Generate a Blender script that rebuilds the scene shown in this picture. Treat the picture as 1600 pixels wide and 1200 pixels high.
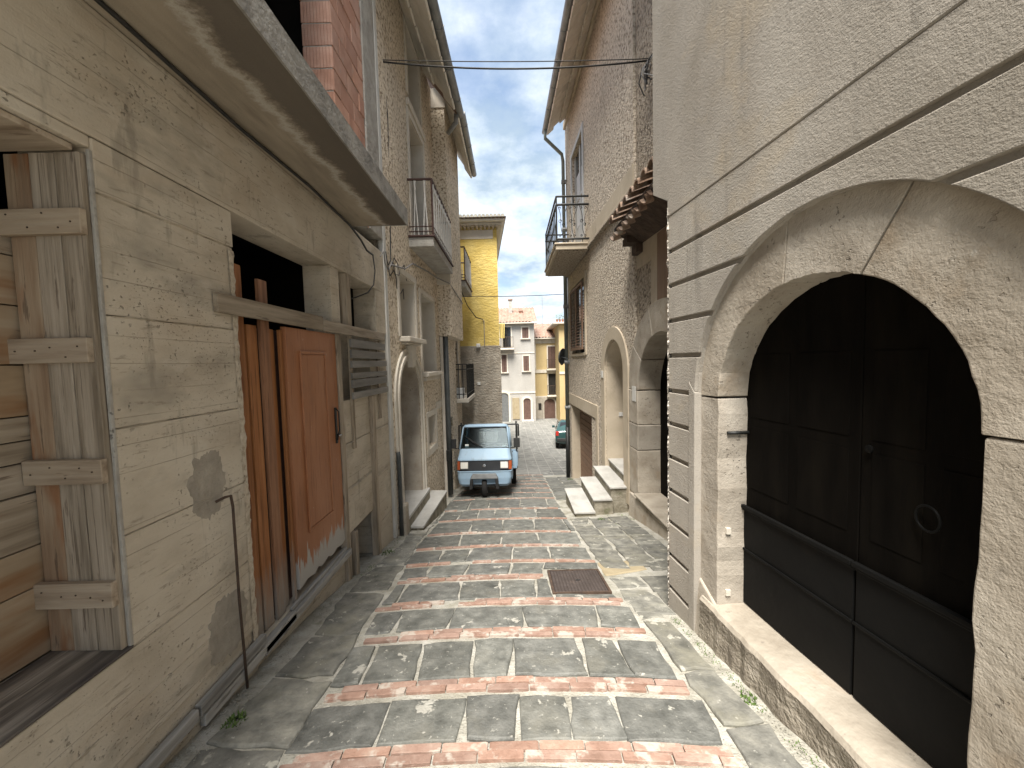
import bpy, bmesh, math, random
from mathutils import Vector, Matrix, noise
from mathutils.geometry import tessellate_polygon
R = random.Random(7)
S = bpy.context.scene
for o in list(bpy.data.objects): bpy.data.objects.remove(o)

# ---------------------------------------------------------------- camera
EYE = 1.65
PITCH, ROLL = math.radians(3.3), 0.025
fw = Vector((0, math.cos(PITCH), -math.sin(PITCH))); r0 = Vector((1, 0, 0)); u0 = r0.cross(fw)
cu = u0*math.cos(ROLL) + r0*math.sin(ROLL); cr = r0*math.cos(ROLL) - u0*math.sin(ROLL)
cd = bpy.data.cameras.new('camera'); cam = bpy.data.objects.new('camera', cd); S.collection.objects.link(cam)
m3 = Matrix((cr, cu, -fw)).transposed()
cam.matrix_world = Matrix.Translation((0, 0, EYE)) @ m3.to_4x4()
cd.sensor_width = 36; cd.lens = 13.5; cd.clip_start = .02; cd.clip_end = 2000
S.camera = cam

# ---------------------------------------------------------------- world, sun, exposure
SUN_EL, SUN_AZ = math.radians(64), math.radians(193)     # azimuth clockwise from +Y
SKY_STRENGTH, SUN_STRENGTH, EXPOSURE = 0.06, 3.0, 2.2
W = bpy.data.worlds.new('World'); S.world = W; W.use_nodes = True
nt = W.node_tree; nt.nodes.clear()
def wn(t, **k):
    n = nt.nodes.new(t)
    for a, b in k.items(): setattr(n, a, b)
    return n
sky = wn('ShaderNodeTexSky', sky_type='NISHITA', sun_disc=False, sun_elevation=SUN_EL, sun_rotation=SUN_AZ, altitude=600, air_density=1.0, dust_density=.6, ozone_density=2.5)
tc = wn('ShaderNodeTexCoord'); sep = wn('ShaderNodeSeparateXYZ'); nt.links.new(tc.outputs['Generated'], sep.inputs[0])
mx = wn('ShaderNodeMath', operation='MAXIMUM'); nt.links.new(sep.outputs[2], mx.inputs[0]); mx.inputs[1].default_value = .06
ad = wn('ShaderNodeMath', operation='ADD'); nt.links.new(mx.outputs[0], ad.inputs[0]); ad.inputs[1].default_value = .25
dv = wn('ShaderNodeVectorMath', operation='DIVIDE'); cb = wn('ShaderNodeCombineXYZ')
for i in range(3): nt.links.new(ad.outputs[0], cb.inputs[i])
nt.links.new(tc.outputs['Generated'], dv.inputs[0]); nt.links.new(cb.outputs[0], dv.inputs[1])
def wnoise(scale, detail, rough, loc):
    mp = wn('ShaderNodeMapping'); mp.inputs['Location'].default_value = loc; mp.inputs['Scale'].default_value = (1, 1, .5)
    nt.links.new(dv.outputs[0], mp.inputs[0])
    n = wn('ShaderNodeTexNoise'); n.inputs['Scale'].default_value = scale; n.inputs['Detail'].default_value = detail; n.inputs['Roughness'].default_value = rough
    nt.links.new(mp.outputs[0], n.inputs['Vector']); return n.outputs['Fac']
def wramp(src, stops):
    r = wn('ShaderNodeValToRGB'); nt.links.new(src, r.inputs[0])
    e = r.color_ramp.elements
    e[0].position, e[0].color = stops[0][0], (*stops[0][1], 1); e[1].position, e[1].color = stops[-1][0], (*stops[-1][1], 1)
    for p, c in stops[1:-1]:
        q = e.new(p); q.color = (*c, 1)
    return r.outputs[0]
mask = wramp(wnoise(2.6, 9, .58, (3.1, 7.7, 0)), [(.34, (.42,)*3), (.48, (.78,)*3), (.58, (1, 1, 1))])
ccol = wramp(wnoise(3.6, 8, .6, (9.3, 1.2, 4)), [(.34, (2.1, 2.65, 3.2)), (.48, (3.3, 3.75, 4.15)), (.62, (4.9, 5.1, 5.2))])
mix = wn('ShaderNodeMix', data_type='RGBA'); nt.links.new(mask, mix.inputs[0]); nt.links.new(sky.outputs[0], mix.inputs[6]); nt.links.new(ccol, mix.inputs[7])
bg = wn('ShaderNodeBackground'); bg.inputs[1].default_value = SKY_STRENGTH; nt.links.new(mix.outputs[2], bg.inputs[0])
wo = wn('ShaderNodeOutputWorld'); nt.links.new(bg.outputs[0], wo.inputs[0])
sd = bpy.data.lights.new('sun', 'SUN'); sd.energy = SUN_STRENGTH; sd.angle = math.radians(30); sd.color = (1, .95, .87)
so = bpy.data.objects.new('sun', sd); S.collection.objects.link(so)
sv = Vector((math.sin(SUN_AZ)*math.cos(SUN_EL), math.cos(SUN_AZ)*math.cos(SUN_EL), math.sin(SUN_EL)))
so.rotation_euler = sv.to_track_quat('Z', 'Y').to_euler(); so.location = sv*60
vs = S.view_settings; vs.view_transform = 'Standard'; vs.look = 'None'; vs.gamma = 1; vs.exposure = EXPOSURE
vs.use_curve_mapping = False
S.render.engine = 'CYCLES'; S.cycles.max_bounces = 8; S.cycles.diffuse_bounces = 4

# ---------------------------------------------------------------- materials
MATS = {}
def mat(name, cols, nscale=4, rough=.85, stretch=(1, 1, 1), bumps=(), stains=(), rnd=0, metal=0, detail=4, spec=.3, lines=None, coat=0, ramp=(.3, .7), band=None, zfade=None):
    """cols: ramp stops over a noise; bumps: (kind, scale, strength, dist, stretch); stains: (scale, threshold, softness, colour, stretch, amount);
       lines: (axis, period, width, colour, phase, depth)"""
    m = bpy.data.materials.new(name); m.use_nodes = True; t = m.node_tree; N = t.nodes; Lk = t.links.new; N.clear()
    out = N.new('ShaderNodeOutputMaterial'); b = N.new('ShaderNodeBsdfPrincipled'); Lk(b.outputs[0], out.inputs[0])
    b.inputs['Roughness'].default_value = rough; b.inputs['Metallic'].default_value = metal; b.inputs['Specular IOR Level'].default_value = spec
    if coat: b.inputs['Coat Weight'].default_value = coat; b.inputs['Coat Roughness'].default_value = .12
    g = N.new('ShaderNodeNewGeometry'); oi = N.new('ShaderNodeObjectInfo')
    off = N.new('ShaderNodeMath'); off.operation = 'MULTIPLY'; Lk(oi.outputs['Random'], off.inputs[0]); off.inputs[1].default_value = 37. if (rnd and not zfade) else 0.
    va = N.new('ShaderNodeVectorMath'); va.operation = 'ADD'; Lk(g.outputs['Position'], va.inputs[0]); Lk(off.outputs[0], va.inputs[1])
    P = va.outputs[0]
    def mapped(st):
        if tuple(st) == (1, 1, 1): return P
        mp = N.new('ShaderNodeMapping'); mp.inputs['Scale'].default_value = st; Lk(P, mp.inputs[0]); return mp.outputs[0]
    def nz(scale, st=(1, 1, 1), det=6, ro=.6):
        n = N.new('ShaderNodeTexNoise'); n.inputs['Scale'].default_value = scale; n.inputs['Detail'].default_value = det; n.inputs['Roughness'].default_value = ro
        Lk(mapped(st), n.inputs['Vector']); return n.outputs['Fac']
    def mth(op, a, c=None, clamp=False):
        n = N.new('ShaderNodeMath'); n.operation = op; n.use_clamp = clamp
        for i, v in enumerate((a, c)):
            if v is None: continue
            if isinstance(v, (int, float)): n.inputs[i].default_value = v
            else: Lk(v, n.inputs[i])
        return n.outputs[0]
    def mixc(f, a, c):
        n = N.new('ShaderNodeMix'); n.data_type = 'RGBA'
        for i, v in ((0, f), (6, a), (7, c)):
            if isinstance(v, (int, float)): n.inputs[i].default_value = v
            elif isinstance(v, tuple): n.inputs[i].default_value = (*v, 1)
            else: Lk(v, n.inputs[i])
        return n.outputs[2]
    f = nz(nscale, stretch, detail)
    r = N.new('ShaderNodeValToRGB'); Lk(f, r.inputs[0]); e = r.color_ramp.elements
    n_ = len(cols)
    for i, c in enumerate(cols):
        p = ramp[0] + (ramp[1]-ramp[0])*i/max(1, n_-1)
        if i < 2: el = e[i]; el.position = p
        else: el = e.new(p)
        el.color = (*c, 1)
    if n_ == 1: e[1].color = (*cols[0], 1); e[1].position = 1
    col = r.outputs[0]
    if rnd:
        hs = N.new('ShaderNodeHueSaturation'); Lk(col, hs.inputs['Color'])
        Lk(mth('ADD', mth('MULTIPLY', oi.outputs['Random'], rnd*2), 1-rnd), hs.inputs['Value'])
        w2 = N.new('ShaderNodeTexWhiteNoise'); w2.noise_dimensions = '1D'; Lk(oi.outputs['Random'], w2.inputs['W'])
        Lk(mth('ADD', mth('MULTIPLY', w2.outputs['Value'], rnd*1.2), 1-rnd*.6), hs.inputs['Saturation'])
        col = hs.outputs[0]
    hgt = None
    def addh(h, k):
        nonlocal hgt
        hk = mth('MULTIPLY', h, k); hgt = hk if hgt is None else mth('ADD', hgt, hk)
    for (sc, th, so_, c, st, am) in stains:
        k = mth('MULTIPLY', mth('DIVIDE', mth('SUBTRACT', nz(sc, st, 4, .65), th), so_, True), am)
        col = mixc(k, col, c)
    if band:      # water stain along the outer edge: (x where it starts, ragged amount, dark colour, salt colour)
        sp = N.new('ShaderNodeSeparateXYZ'); Lk(P, sp.inputs[0])
        x = mth('ADD', mth('ADD', sp.outputs[0], mth('MULTIPLY', mth('SUBTRACT', nz(3.2, (.3, 1, 1), 4, .7), .5), band[1])), mth('MULTIPLY', mth('SUBTRACT', nz(40, (.6, .8, 1), 4, .8), .5), band[1]*.6))
        k1 = mth('DIVIDE', mth('SUBTRACT', x, band[0]), .07, True); col = mixc(mth('MULTIPLY', k1, .85), col, band[2])
        k2 = mth('SUBTRACT', 1, mth('DIVIDE', mth('ABSOLUTE', mth('SUBTRACT', x, band[0]-.012)), .045, True)); col = mixc(mth('MULTIPLY', k2, .75), col, band[3])
    if lines:
        for (ax, per, wid, c, ph, dep) in lines:
            sp = N.new('ShaderNodeSeparateXYZ'); Lk(P, sp.inputs[0])
            v = mth('ADD', sp.outputs[ax], mth('MULTIPLY', nz(1.3, (1, 1, 1), 0), .02))
            fr = mth('FRACT', mth('ADD', mth('DIVIDE', v, per), ph))
            d = mth('ABSOLUTE', mth('SUBTRACT', fr, .5))
            k = mth('MULTIPLY', mth('DIVIDE', mth('SUBTRACT', wid/per, d), wid/per*.5, True), mth('DIVIDE', mth('SUBTRACT', nz(2.3, (1, .6, 4), 2), .40), .16, True)) if name == 'concrete' else mth('DIVIDE', mth('SUBTRACT', wid/per, d), wid/per*.5, True)
            col = mixc(mth('MULTIPLY', k, .6), col, c); addh(k, -dep)
    for (kind, sc, stg, st) in bumps:
        if kind == 'n': h = nz(sc, st, 2)
        elif kind == 'v':
            n = N.new('ShaderNodeTexVoronoi'); n.inputs['Scale'].default_value = sc; Lk(mapped(st), n.inputs['Vector']); h = n.outputs['Distance']
        elif kind == 'pit':
            n = N.new('ShaderNodeTexVoronoi'); n.inputs['Scale'].default_value = sc; Lk(mapped(st), n.inputs['Vector'])
            h = mth('DIVIDE', n.outputs['Distance'], .22, True)
            col = mixc(mth('MULTIPLY', mth('SUBTRACT', 1, h), .55), col, tuple(x*.4 for x in cols[0]))
        elif kind == 'pock':      # clustered small holes with ragged outlines
            k = mth('MULTIPLY', mth('DIVIDE', mth('SUBTRACT', nz(sc, st, 2, .6), .64), .05, True), mth('DIVIDE', mth('SUBTRACT', nz(sc*.06, (1, 1, 1), 2), .50), .10, True))
            h = mth('SUBTRACT', 1, k); col = mixc(mth('MULTIPLY', k, .6), col, tuple(x*.4 for x in cols[0]))
        addh(h, stg)
    if zfade:     # weathered grey towards the foot of the boards: (height, spread, colour)
        sp = N.new('ShaderNodeSeparateXYZ'); Lk(P, sp.inputs[0])
        zz = mth('ADD', sp.outputs[2], mth('MULTIPLY', mth('SUBTRACT', nz(14, (2, 2, .25), 3), .5), zfade[3] if len(zfade) > 3 else zfade[1]*1.6))
        col = mixc(mth('DIVIDE', mth('SUBTRACT', zfade[0], zz), zfade[1], True), col, zfade[2])
    Lk(col, b.inputs['Base Color'])
    if hgt is not None:
        bp = N.new('ShaderNodeBump'); bp.inputs['Strength'].default_value = 1; bp.inputs['Distance'].default_value = 1
        Lk(hgt, bp.inputs['Height']); Lk(bp.outputs[0], b.inputs['Normal'])
    MATS[name] = m; return m
A1 = (1, 1, 1)
mat('concrete', [(.42, .36, .28), (.54, .475, .38), (.60, .54, .445)], 2.4, .93, (1, .7, 1.2),
    [('n', 34, .0035, (1, .22, 1)), ('pock', 85, .004, (1, .8, 1.1)), ('pock', 46, .005, (1, .8, 1)), ('n', 110, .002, A1)],
    [(1.2, .54, .16, (.43, .335, .235), (1, .6, 1.2), .5), (2.6, .56, .14, (.29, .26, .21), (1, .6, 1.3), .6), (3.4, .60, .1, (.62, .57, .49), (1, .7, 1), .5), (5, .6, .1, (.22, .195, .155), (1, 1.6, .35), .5), (34, .60, .08, (.25, .21, .16), (1, .22, 1.3), .55)],
    lines=[(2, .118, .0024, (.30, .255, .195), .13, .0016)])
mat('concrete_patch', [(.28, .25, .205), (.40, .36, .30)], 9, .95, A1, [('n', 70, .006, A1), ('n', 14, .008, A1)])
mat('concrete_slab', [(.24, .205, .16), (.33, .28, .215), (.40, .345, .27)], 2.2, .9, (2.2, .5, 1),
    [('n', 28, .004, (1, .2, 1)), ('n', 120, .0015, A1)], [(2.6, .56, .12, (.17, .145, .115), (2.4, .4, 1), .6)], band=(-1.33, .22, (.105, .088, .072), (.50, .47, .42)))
mat('fascia', [(.19, .18, .165), (.30, .285, .26), (.38, .365, .335)], 6, .9, A1, [('n', 40, .008, A1), ('pock', 30, .006, A1)], [(3, .58, .1, (.12, .115, .10), (1, .4, 1), .6)])
mat('wood_base', [(.20, .19, .175), (.34, .325, .30), (.44, .425, .395)], 7, .85, (3, .22, 3), [('n', 26, .004, (2, .07, 2))], [(9, .6, .05, (.12, .11, .095), (3, .3, 3), .7)], rnd=.1)
mat('concrete_pillar', [(.30, .28, .25), (.44, .42, .38)], 7, .92, A1, [('n', 24, .012, A1), ('pock', 30, .008, A1)])
mat('block', [(.44, .235, .165), (.54, .31, .23), (.60, .38, .29)], 5, .85, A1, [('n', 60, .003, A1)], [(7, .62, .08, (.40, .33, .28), A1, .5)], rnd=.14,
    lines=[(1, .032, .005, (.40, .21, .15), .2, .002), (0, .032, .005, (.40, .21, .15), .2, .002)])
mat('wood_grey', [(.20, .16, .115), (.36, .30, .23), (.46, .39, .31)], 7, .85, (3, 3, .22), [('n', 26, .006, (2, 2, .07))],
    [(34, .58, .06, (.12, .09, .065), (3, 3, .06), .7), (9, .62, .05, (.10, .07, .05), (3, 3, .3), .7), (2, .6, .1, (.33, .17, .08), (2, 2, .3), .45)], rnd=.13)
mat('concrete_rough', [(.34, .29, .22), (.50, .435, .345), (.58, .515, .42)], 26, .95, A1, [('n', 34, .014, A1), ('pock', 44, .01, A1)])
mat('wood_stained', [(.20, .125, .08), (.32, .23, .155), (.42, .34, .25)], 4, .85, (3, 3, .3), [('n', 26, .004, (2, 2, .07))], [(2.2, .54, .08, (.26, .115, .05), (2, 2, .5), .8), (9, .62, .05, (.10, .07, .05), (3, 3, .3), .7)])
mat('wood_grey_h', [(.19, .15, .11), (.31, .26, .20), (.40, .34, .27)], 7, .85, (3, .22, 3), [('n', 26, .004, (2, .07, 2))],
    [(9, .62, .05, (.09, .065, .05), (3, .3, 3), .7), (2, .62, .1, (.30, .15, .07), (2, .3, 2), .3)], rnd=.13)
mat('wood_slat', [(.17, .16, .145), (.27, .255, .235)], 7, .85, (3, .25, 3), [('n', 26, .004, (2, .07, 2))], rnd=.2)
mat('wood_across', [(.24, .18, .125), (.39, .315, .235), (.47, .395, .305)], 7, .85, (.25, 3, 3), [('n', 26, .004, (.07, 2, 2))],
    [(9, .64, .05, (.12, .07, .045), (.4, 3, 3), .6)], rnd=.12)
mat('ply', [(.24, .165, .10), (.36, .275, .185), (.43, .345, .25)], 2.4, .75, (1.5, .5, 2.2), [('n', 30, .0025, (1, .08, 1))],
    [(2, .5, .16, (.24, .105, .035), (1, .4, 2.5), .75), (24, .66, .05, (.12, .07, .04), (1, .2, 1), .6)], rnd=.1)
mat('sill_wood', [(.07, .06, .055), (.17, .15, .13), (.40, .36, .31)], 4, .8, (4, .4, 1), [('n', 20, .006, (3, .15, 1))], [(5, .58, .06, (.45, .41, .35), (5, .3, 1), .6)])
mat('plank_brown', [(.17, .07, .03), (.28, .125, .055), (.34, .165, .08)], 9, .6, (3, 3, .2), [('n', 24, .003, (3, 3, .06))], [(12, .6, .06, (.09, .035, .018), (3, 3, .15), .6)], rnd=.16, zfade=(.28, .4, (.30, .27, .235)))
mat('door_orange', [(.28, .115, .05), (.35, .15, .07), (.40, .19, .10)], 2.5, .5, (1, 1, .4), [('n', 40, .0012, (1, 1, .1))], [(14, .7, .04, (.55, .42, .33), (1, 1, .7), .6), (50, .58, .06, (.19, .075, .035), (1, 1, .05), .6), (3, .58, .12, (.24, .11, .06), (1, 1, .5), .6)], spec=.3, zfade=(.14, .05, (.42, .40, .37), .55))
mat('door_peel', [(.27, .115, .055), (.35, .15, .078)], 2.5, .6, A1, [('n', 30, .002, A1)], [(10, .49, .03, (.42, .40, .37), (1, 1, .45), 1), (45, .6, .05, (.5, .48, .45), (1, 1, .5), .8)])
mat('plaster', [(.28, .25, .208), (.36, .326, .28), (.42, .387, .338)], 1.5, .94, (1, .8, .5),
    [('n', 85, .0033, (1, .7, 1)), ('n', 210, .002, A1), ('n', 7, .004, A1)], [(1.0, .50, .2, (.31, .285, .25), (1, 1.3, .3), .75), (1.6, .58, .14, (.42, .335, .22), (1, .7, .8), .5), (3.0, .58, .12, (.235, .215, .185), (1, 2.2, .22), .6), (30, .64, .06, (.26, .23, .19), A1, .5)])
mat('stone', [(.29, .25, .20), (.39, .345, .285), (.46, .415, .35)], 3.2, .85, A1,
    [('n', 46, .004, (1, 1, 1)), ('pock', 38, .004, A1), ('n', 6, .010, A1), ('n', 150, .002, A1)], [(2.4, .56, .13, (.30, .22, .14), A1, .5), (5, .62, .07, (.2, .175, .145), A1, .5), (12, .68, .05, (.55, .52, .46), A1, .5)], rnd=.10)
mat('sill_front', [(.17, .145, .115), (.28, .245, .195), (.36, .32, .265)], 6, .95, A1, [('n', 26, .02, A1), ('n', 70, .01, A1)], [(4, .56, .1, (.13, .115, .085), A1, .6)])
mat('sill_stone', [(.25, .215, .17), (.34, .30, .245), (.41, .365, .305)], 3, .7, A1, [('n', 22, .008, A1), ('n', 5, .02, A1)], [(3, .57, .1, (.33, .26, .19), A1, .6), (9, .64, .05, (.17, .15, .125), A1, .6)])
mat('rubble', [(.10, .085, .07), (.36, .32, .27), (.62, .58, .52)], 46, .95, A1, [('v', 30, .03, A1), ('n', 60, .012, A1)], detail=2, ramp=(.36, .62))
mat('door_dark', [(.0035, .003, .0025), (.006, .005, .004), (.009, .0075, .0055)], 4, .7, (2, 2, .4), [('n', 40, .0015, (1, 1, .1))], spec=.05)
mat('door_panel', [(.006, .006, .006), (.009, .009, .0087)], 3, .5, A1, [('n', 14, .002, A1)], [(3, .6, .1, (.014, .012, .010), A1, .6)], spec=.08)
mat('iron', [(.012, .013, .013), (.022, .023, .022)], 20, .5, A1, [('n', 90, .001, A1)], spec=.4)
mat('iron_rust', [(.05, .035, .028), (.10, .065, .045)], 20, .8, A1, [('n', 90, .002, A1)])
mat('iron_brown', [(.06, .032, .027), (.09, .05, .042)], 20, .6)
mat('iron_pale', [(.58, .56, .52), (.68, .66, .62)], 20, .6)
mat('marble', [(.33, .32, .295), (.42, .41, .385), (.47, .46, .435)], 5, .45, (1, .6, 1), [('n', 30, .0012, A1)], [(3, .6, .05, (.42, .41, .39), (2, .6, 1), .5), (8, .66, .05, (.36, .33, .26), A1, .5)])
mat('step_base', [(.16, .14, .10), (.27, .245, .19), (.36, .33, .27)], 7, .95, A1, [('n', 40, .012, A1)], [(4, .55, .1, (.10, .11, .05), A1, .5)])
mat('pebbledash', [(.20, .15, .10), (.57, .48, .36), (.72, .63, .51)], 22, .95, A1, [('v', 40, .012, A1), ('n', 24, .010, A1)], [(1.1, .54, .15, (.50, .415, .31), (1, 1, .4), .4)], detail=2, ramp=(.33, .58))
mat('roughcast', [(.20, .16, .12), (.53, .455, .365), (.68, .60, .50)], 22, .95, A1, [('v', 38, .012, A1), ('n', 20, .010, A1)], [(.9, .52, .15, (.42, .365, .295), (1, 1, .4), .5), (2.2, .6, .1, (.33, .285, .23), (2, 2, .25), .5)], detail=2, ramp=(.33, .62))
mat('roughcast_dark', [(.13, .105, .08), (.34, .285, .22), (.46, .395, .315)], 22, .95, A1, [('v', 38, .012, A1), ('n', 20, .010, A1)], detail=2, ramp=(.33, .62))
mat('trim', [(.52, .47, .395), (.62, .575, .50)], 3, .85, A1, [('n', 30, .003, A1)], [(2.5, .58, .12, (.33, .28, .22), (1, 1, .5), .5)])
mat('trim_tan', [(.45, .38, .285), (.54, .465, .36)], 3, .85, A1, [('n', 30, .003, A1)], [(2.5, .58, .12, (.28, .23, .17), (1, 1, .5), .5)])
mat('yellow', [(.52, .375, .10), (.60, .45, .14), (.64, .50, .18)], 2, .9, A1, [('n', 9, .02, (1, 1, 2)), ('n', 40, .010, A1)])
mat('greystucco', [(.25, .215, .17), (.34, .30, .245), (.40, .36, .30)], 2, .95, A1, [('n', 9, .03, (1, 1, 2)), ('n', 40, .015, A1)], [(1, .55, .1, (.18, .16, .13), (1, 1, .5), .5)])
mat('whitewall', [(.32, .305, .28), (.39, .375, .35)], 1, .9, (1, 1, .4), [('n', 8, .01, A1)], [(.7, .55, .15, (.40, .37, .33), (1, 1, .4), .5)])
mat('palewall', [(.58, .57, .55), (.68, .67, .65)], 1, .9, (1, 1, .4), [('n', 8, .01, A1)])
mat('ochre', [(.42, .32, .16), (.49, .38, .20)], 1, .9, (1, 1, .4), [('n', 8, .01, A1)], [(.8, .56, .14, (.38, .28, .14), (1, 1, .4), .5)])
mat('basestone', [(.30, .27, .22), (.42, .38, .32)], 2, .9, A1, [('n', 8, .02, A1)])
mat('tile_weathered', [(.22, .21, .18), (.34, .33, .29)], 8, .9, A1, [('n', 30, .01, A1)])
mat('rooftile', [(.19, .11, .08), (.27, .175, .135), (.33, .245, .195)], 3, .9, A1, [('n', 12, .02, A1)], [(2, .58, .1, (.30, .26, .2), A1, .5)])
mat('canopy_tile', [(.15, .10, .075), (.30, .21, .155), (.40, .30, .23)], 9, .9, A1, [('n', 30, .008, A1)], [(6, .55, .1, (.46, .43, .38), A1, .6)], rnd=.2)
mat('canopy_soffit', [(.045, .032, .025), (.10, .07, .052)], 8, .9, A1, [('n', 12, .03, A1)])
mat('soffit_tile', [(.60, .535, .455), (.74, .68, .60)], 6, .9, A1, [('n', 30, .005, A1)], [(5, .62, .1, (.28, .21, .15), A1, .5)], rnd=.12)
mat('soffit_pale', [(.70, .66, .58), (.79, .75, .68)], 6, .9, A1, [('n', 30, .005, A1)], rnd=.07)
mat('zinc', [(.20, .205, .205), (.30, .305, .30)], 6, .5, A1, metal=.3)
mat('pipe_green', [(.16, .18, .16), (.24, .26, .24)], 5, .5)
mat('pipe_dark', [(.05, .055, .055), (.085, .09, .09)], 5, .5)
mat('pipe_white', [(.50, .49, .46), (.60, .585, .55)], 5, .6, A1, [('n', 10, .003, A1)])
mat('cable', [(.018, .017, .016), (.035, .033, .03)], 20, .6)
mat('cable_grey', [(.16, .155, .15), (.26, .25, .24)], 20, .6)
mat('interior', [(.018, .016, .014), (.03, .027, .023)], 3, .95)  # near-black: the darkness of unlit rooms is put into this colour
mat('shutter', [(.20, .125, .085), (.27, .175, .125)], 5, .6, (3, 3, .3), rnd=.05)
mat('shutter_brown', [(.085, .05, .04), (.125, .076, .06)], 5, .6)
mat('glass_dark', [(.012, .014, .016), (.02, .022, .025)], 1, .08, spec=.6)
mat('curtain', [(.52, .52, .53), (.64, .64, .65)], 3, .9, (6, 6, .5))
mat('basalt', [(.078, .079, .071), (.132, .133, .12), (.195, .194, .175)], 9, .62, A1, [('n', 22, .008, A1), ('n', 70, .004, A1), ('n', 5, .014, A1)],
    [(2.6, .55, .12, (.175, .168, .14), A1, .5), (16, .67, .03, (.40, .385, .34), A1, .8), (5.5, .65, .03, (.40, .385, .34), A1, .85), (30, .64, .04, (.36, .35, .31), A1, .7)], rnd=.22, spec=.4)
mat('basalt_side', [(.095, .094, .083), (.165, .161, .142), (.24, .232, .20)], 9, .75, A1, [('n', 18, .008, A1), ('n', 60, .004, A1), ('n', 4, .012, A1)],
    [(2.6, .5, .14, (.21, .20, .155), A1, .6), (5.5, .62, .03, (.40, .385, .33), A1, .8), (15, .66, .03, (.40, .385, .34), A1, .7), (30, .66, .04, (.36, .35, .31), A1, .6)], rnd=.18, spec=.35)
mat('tan_slab', [(.26, .21, .13), (.34, .285, .19)], 5, .85, A1, [('n', 30, .004, A1)])
mat('paving_brick', [(.225, .14, .106), (.30, .195, .153), (.36, .26, .21)], 9, .85, A1, [('n', 50, .005, A1)], [(7, .53, .08, (.46, .42, .365), A1, .75), (16, .66, .05, (.20, .10, .07), A1, .6)], rnd=.16)
mat('mortar', [(.25, .237, .197), (.35, .335, .29), (.44, .425, .385)], 7, .95, A1, [('n', 60, .012, A1), ('n', 12, .012, A1)], [(1.8, .56, .12, (.22, .205, .155), A1, .7), (3, .63, .08, (.14, .14, .075), A1, .5), (40, .62, .05, (.14, .13, .11), A1, .6)])
mat('piazza', [(.10, .10, .093), (.155, .155, .145), (.21, .205, .19)], 2.5, .75, A1, [('n', 12, .012, A1)], [(3, .6, .06, (.40, .39, .36), A1, .6)],
    lines=[(1, .5, .03, (.33, .32, .295), .1, .01), (0, .42, .022, (.30, .29, .27), .3, .01)])
mat('manhole', [(.075, .06, .054), (.115, .094, .086)], 8, .6, A1, [('n', 40, .002, A1)], [(7, .6, .1, (.20, .15, .12), A1, .5)], metal=.35,
    lines=[(0, .03, .006, (.06, .045, .04), 0, .003), (1, .03, .006, (.06, .045, .04), 0, .003)])
mat('truck_blue', [(.24, .345, .45), (.275, .38, .48)], 3, .5, A1, [('n', 6, .002, A1)], [(3, .56, .15, (.24, .31, .37), A1, .5), (9, .62, .1, (.20, .25, .28), (1, 1, .4), .5)], spec=.25)
mat('truck_grille', [(.03, .032, .036), (.045, .047, .052)], 3, .55, A1, lines=[(0, .022, .006, (.012, .012, .013), 0, .004)])
mat('black_plastic', [(.016, .016, .016), (.026, .026, .026)], 8, .6)
mat('grey_plastic', [(.10, .105, .105), (.15, .155, .155)], 8, .55)
mat('rubber', [(.012, .012, .012), (.022, .021, .02)], 30, .85, A1, [('n', 60, .004, A1)])
mat('lamp_glass', [(.62, .60, .54), (.75, .73, .68)], 20, .15, (1, 1, .1), [('n', 40, .004, (1, 1, .05))], spec=.8)
mat('chrome', [(.5, .5, .5), (.6, .6, .6)], 5, .2, metal=.9)
mat('indicator', [(.42, .09, .03), (.5, .12, .04)], 5, .3)
mat('paper', [(.6, .6, .58), (.7, .7, .68)], 5, .8)
mat('car_green', [(.012, .045, .045), (.016, .055, .054)], 2, .25, coat=.7, spec=.5)
mat('tail_red', [(.30, .02, .015), (.36, .03, .02)], 5, .25)
mat('moss', [(.06, .10, .025), (.12, .18, .05)], 20, .9)
mat('pot', [(.36, .16, .10), (.42, .20, .13)], 8, .8)
mat('plaque', [(.60, .59, .55), (.68, .67, .64)], 4, .5)
mat('flower', [(.45, .05, .06), (.5, .1, .1)], 8, .8)
gm = bpy.data.materials.new('windscreen_glass'); gm.use_nodes = True; gt_ = gm.node_tree; gt_.nodes.clear()
go_ = gt_.nodes.new('ShaderNodeOutputMaterial'); gx = gt_.nodes.new('ShaderNodeMixShader'); gr_ = gt_.nodes.new('ShaderNodeBsdfTransparent'); gg = gt_.nodes.new('ShaderNodeBsdfGlossy')
gr_.inputs[0].default_value = (.55, .62, .64, 1); gg.inputs['Roughness'].default_value = .12; gg.inputs[0].default_value = (.75, .85, .9, 1); gx.inputs[0].default_value = .007
gt_.links.new(gr_.outputs[0], gx.inputs[1]); gt_.links.new(gg.outputs[0], gx.inputs[2]); gt_.links.new(gx.outputs[0], go_.inputs[0]); MATS['glass'] = gm

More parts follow.
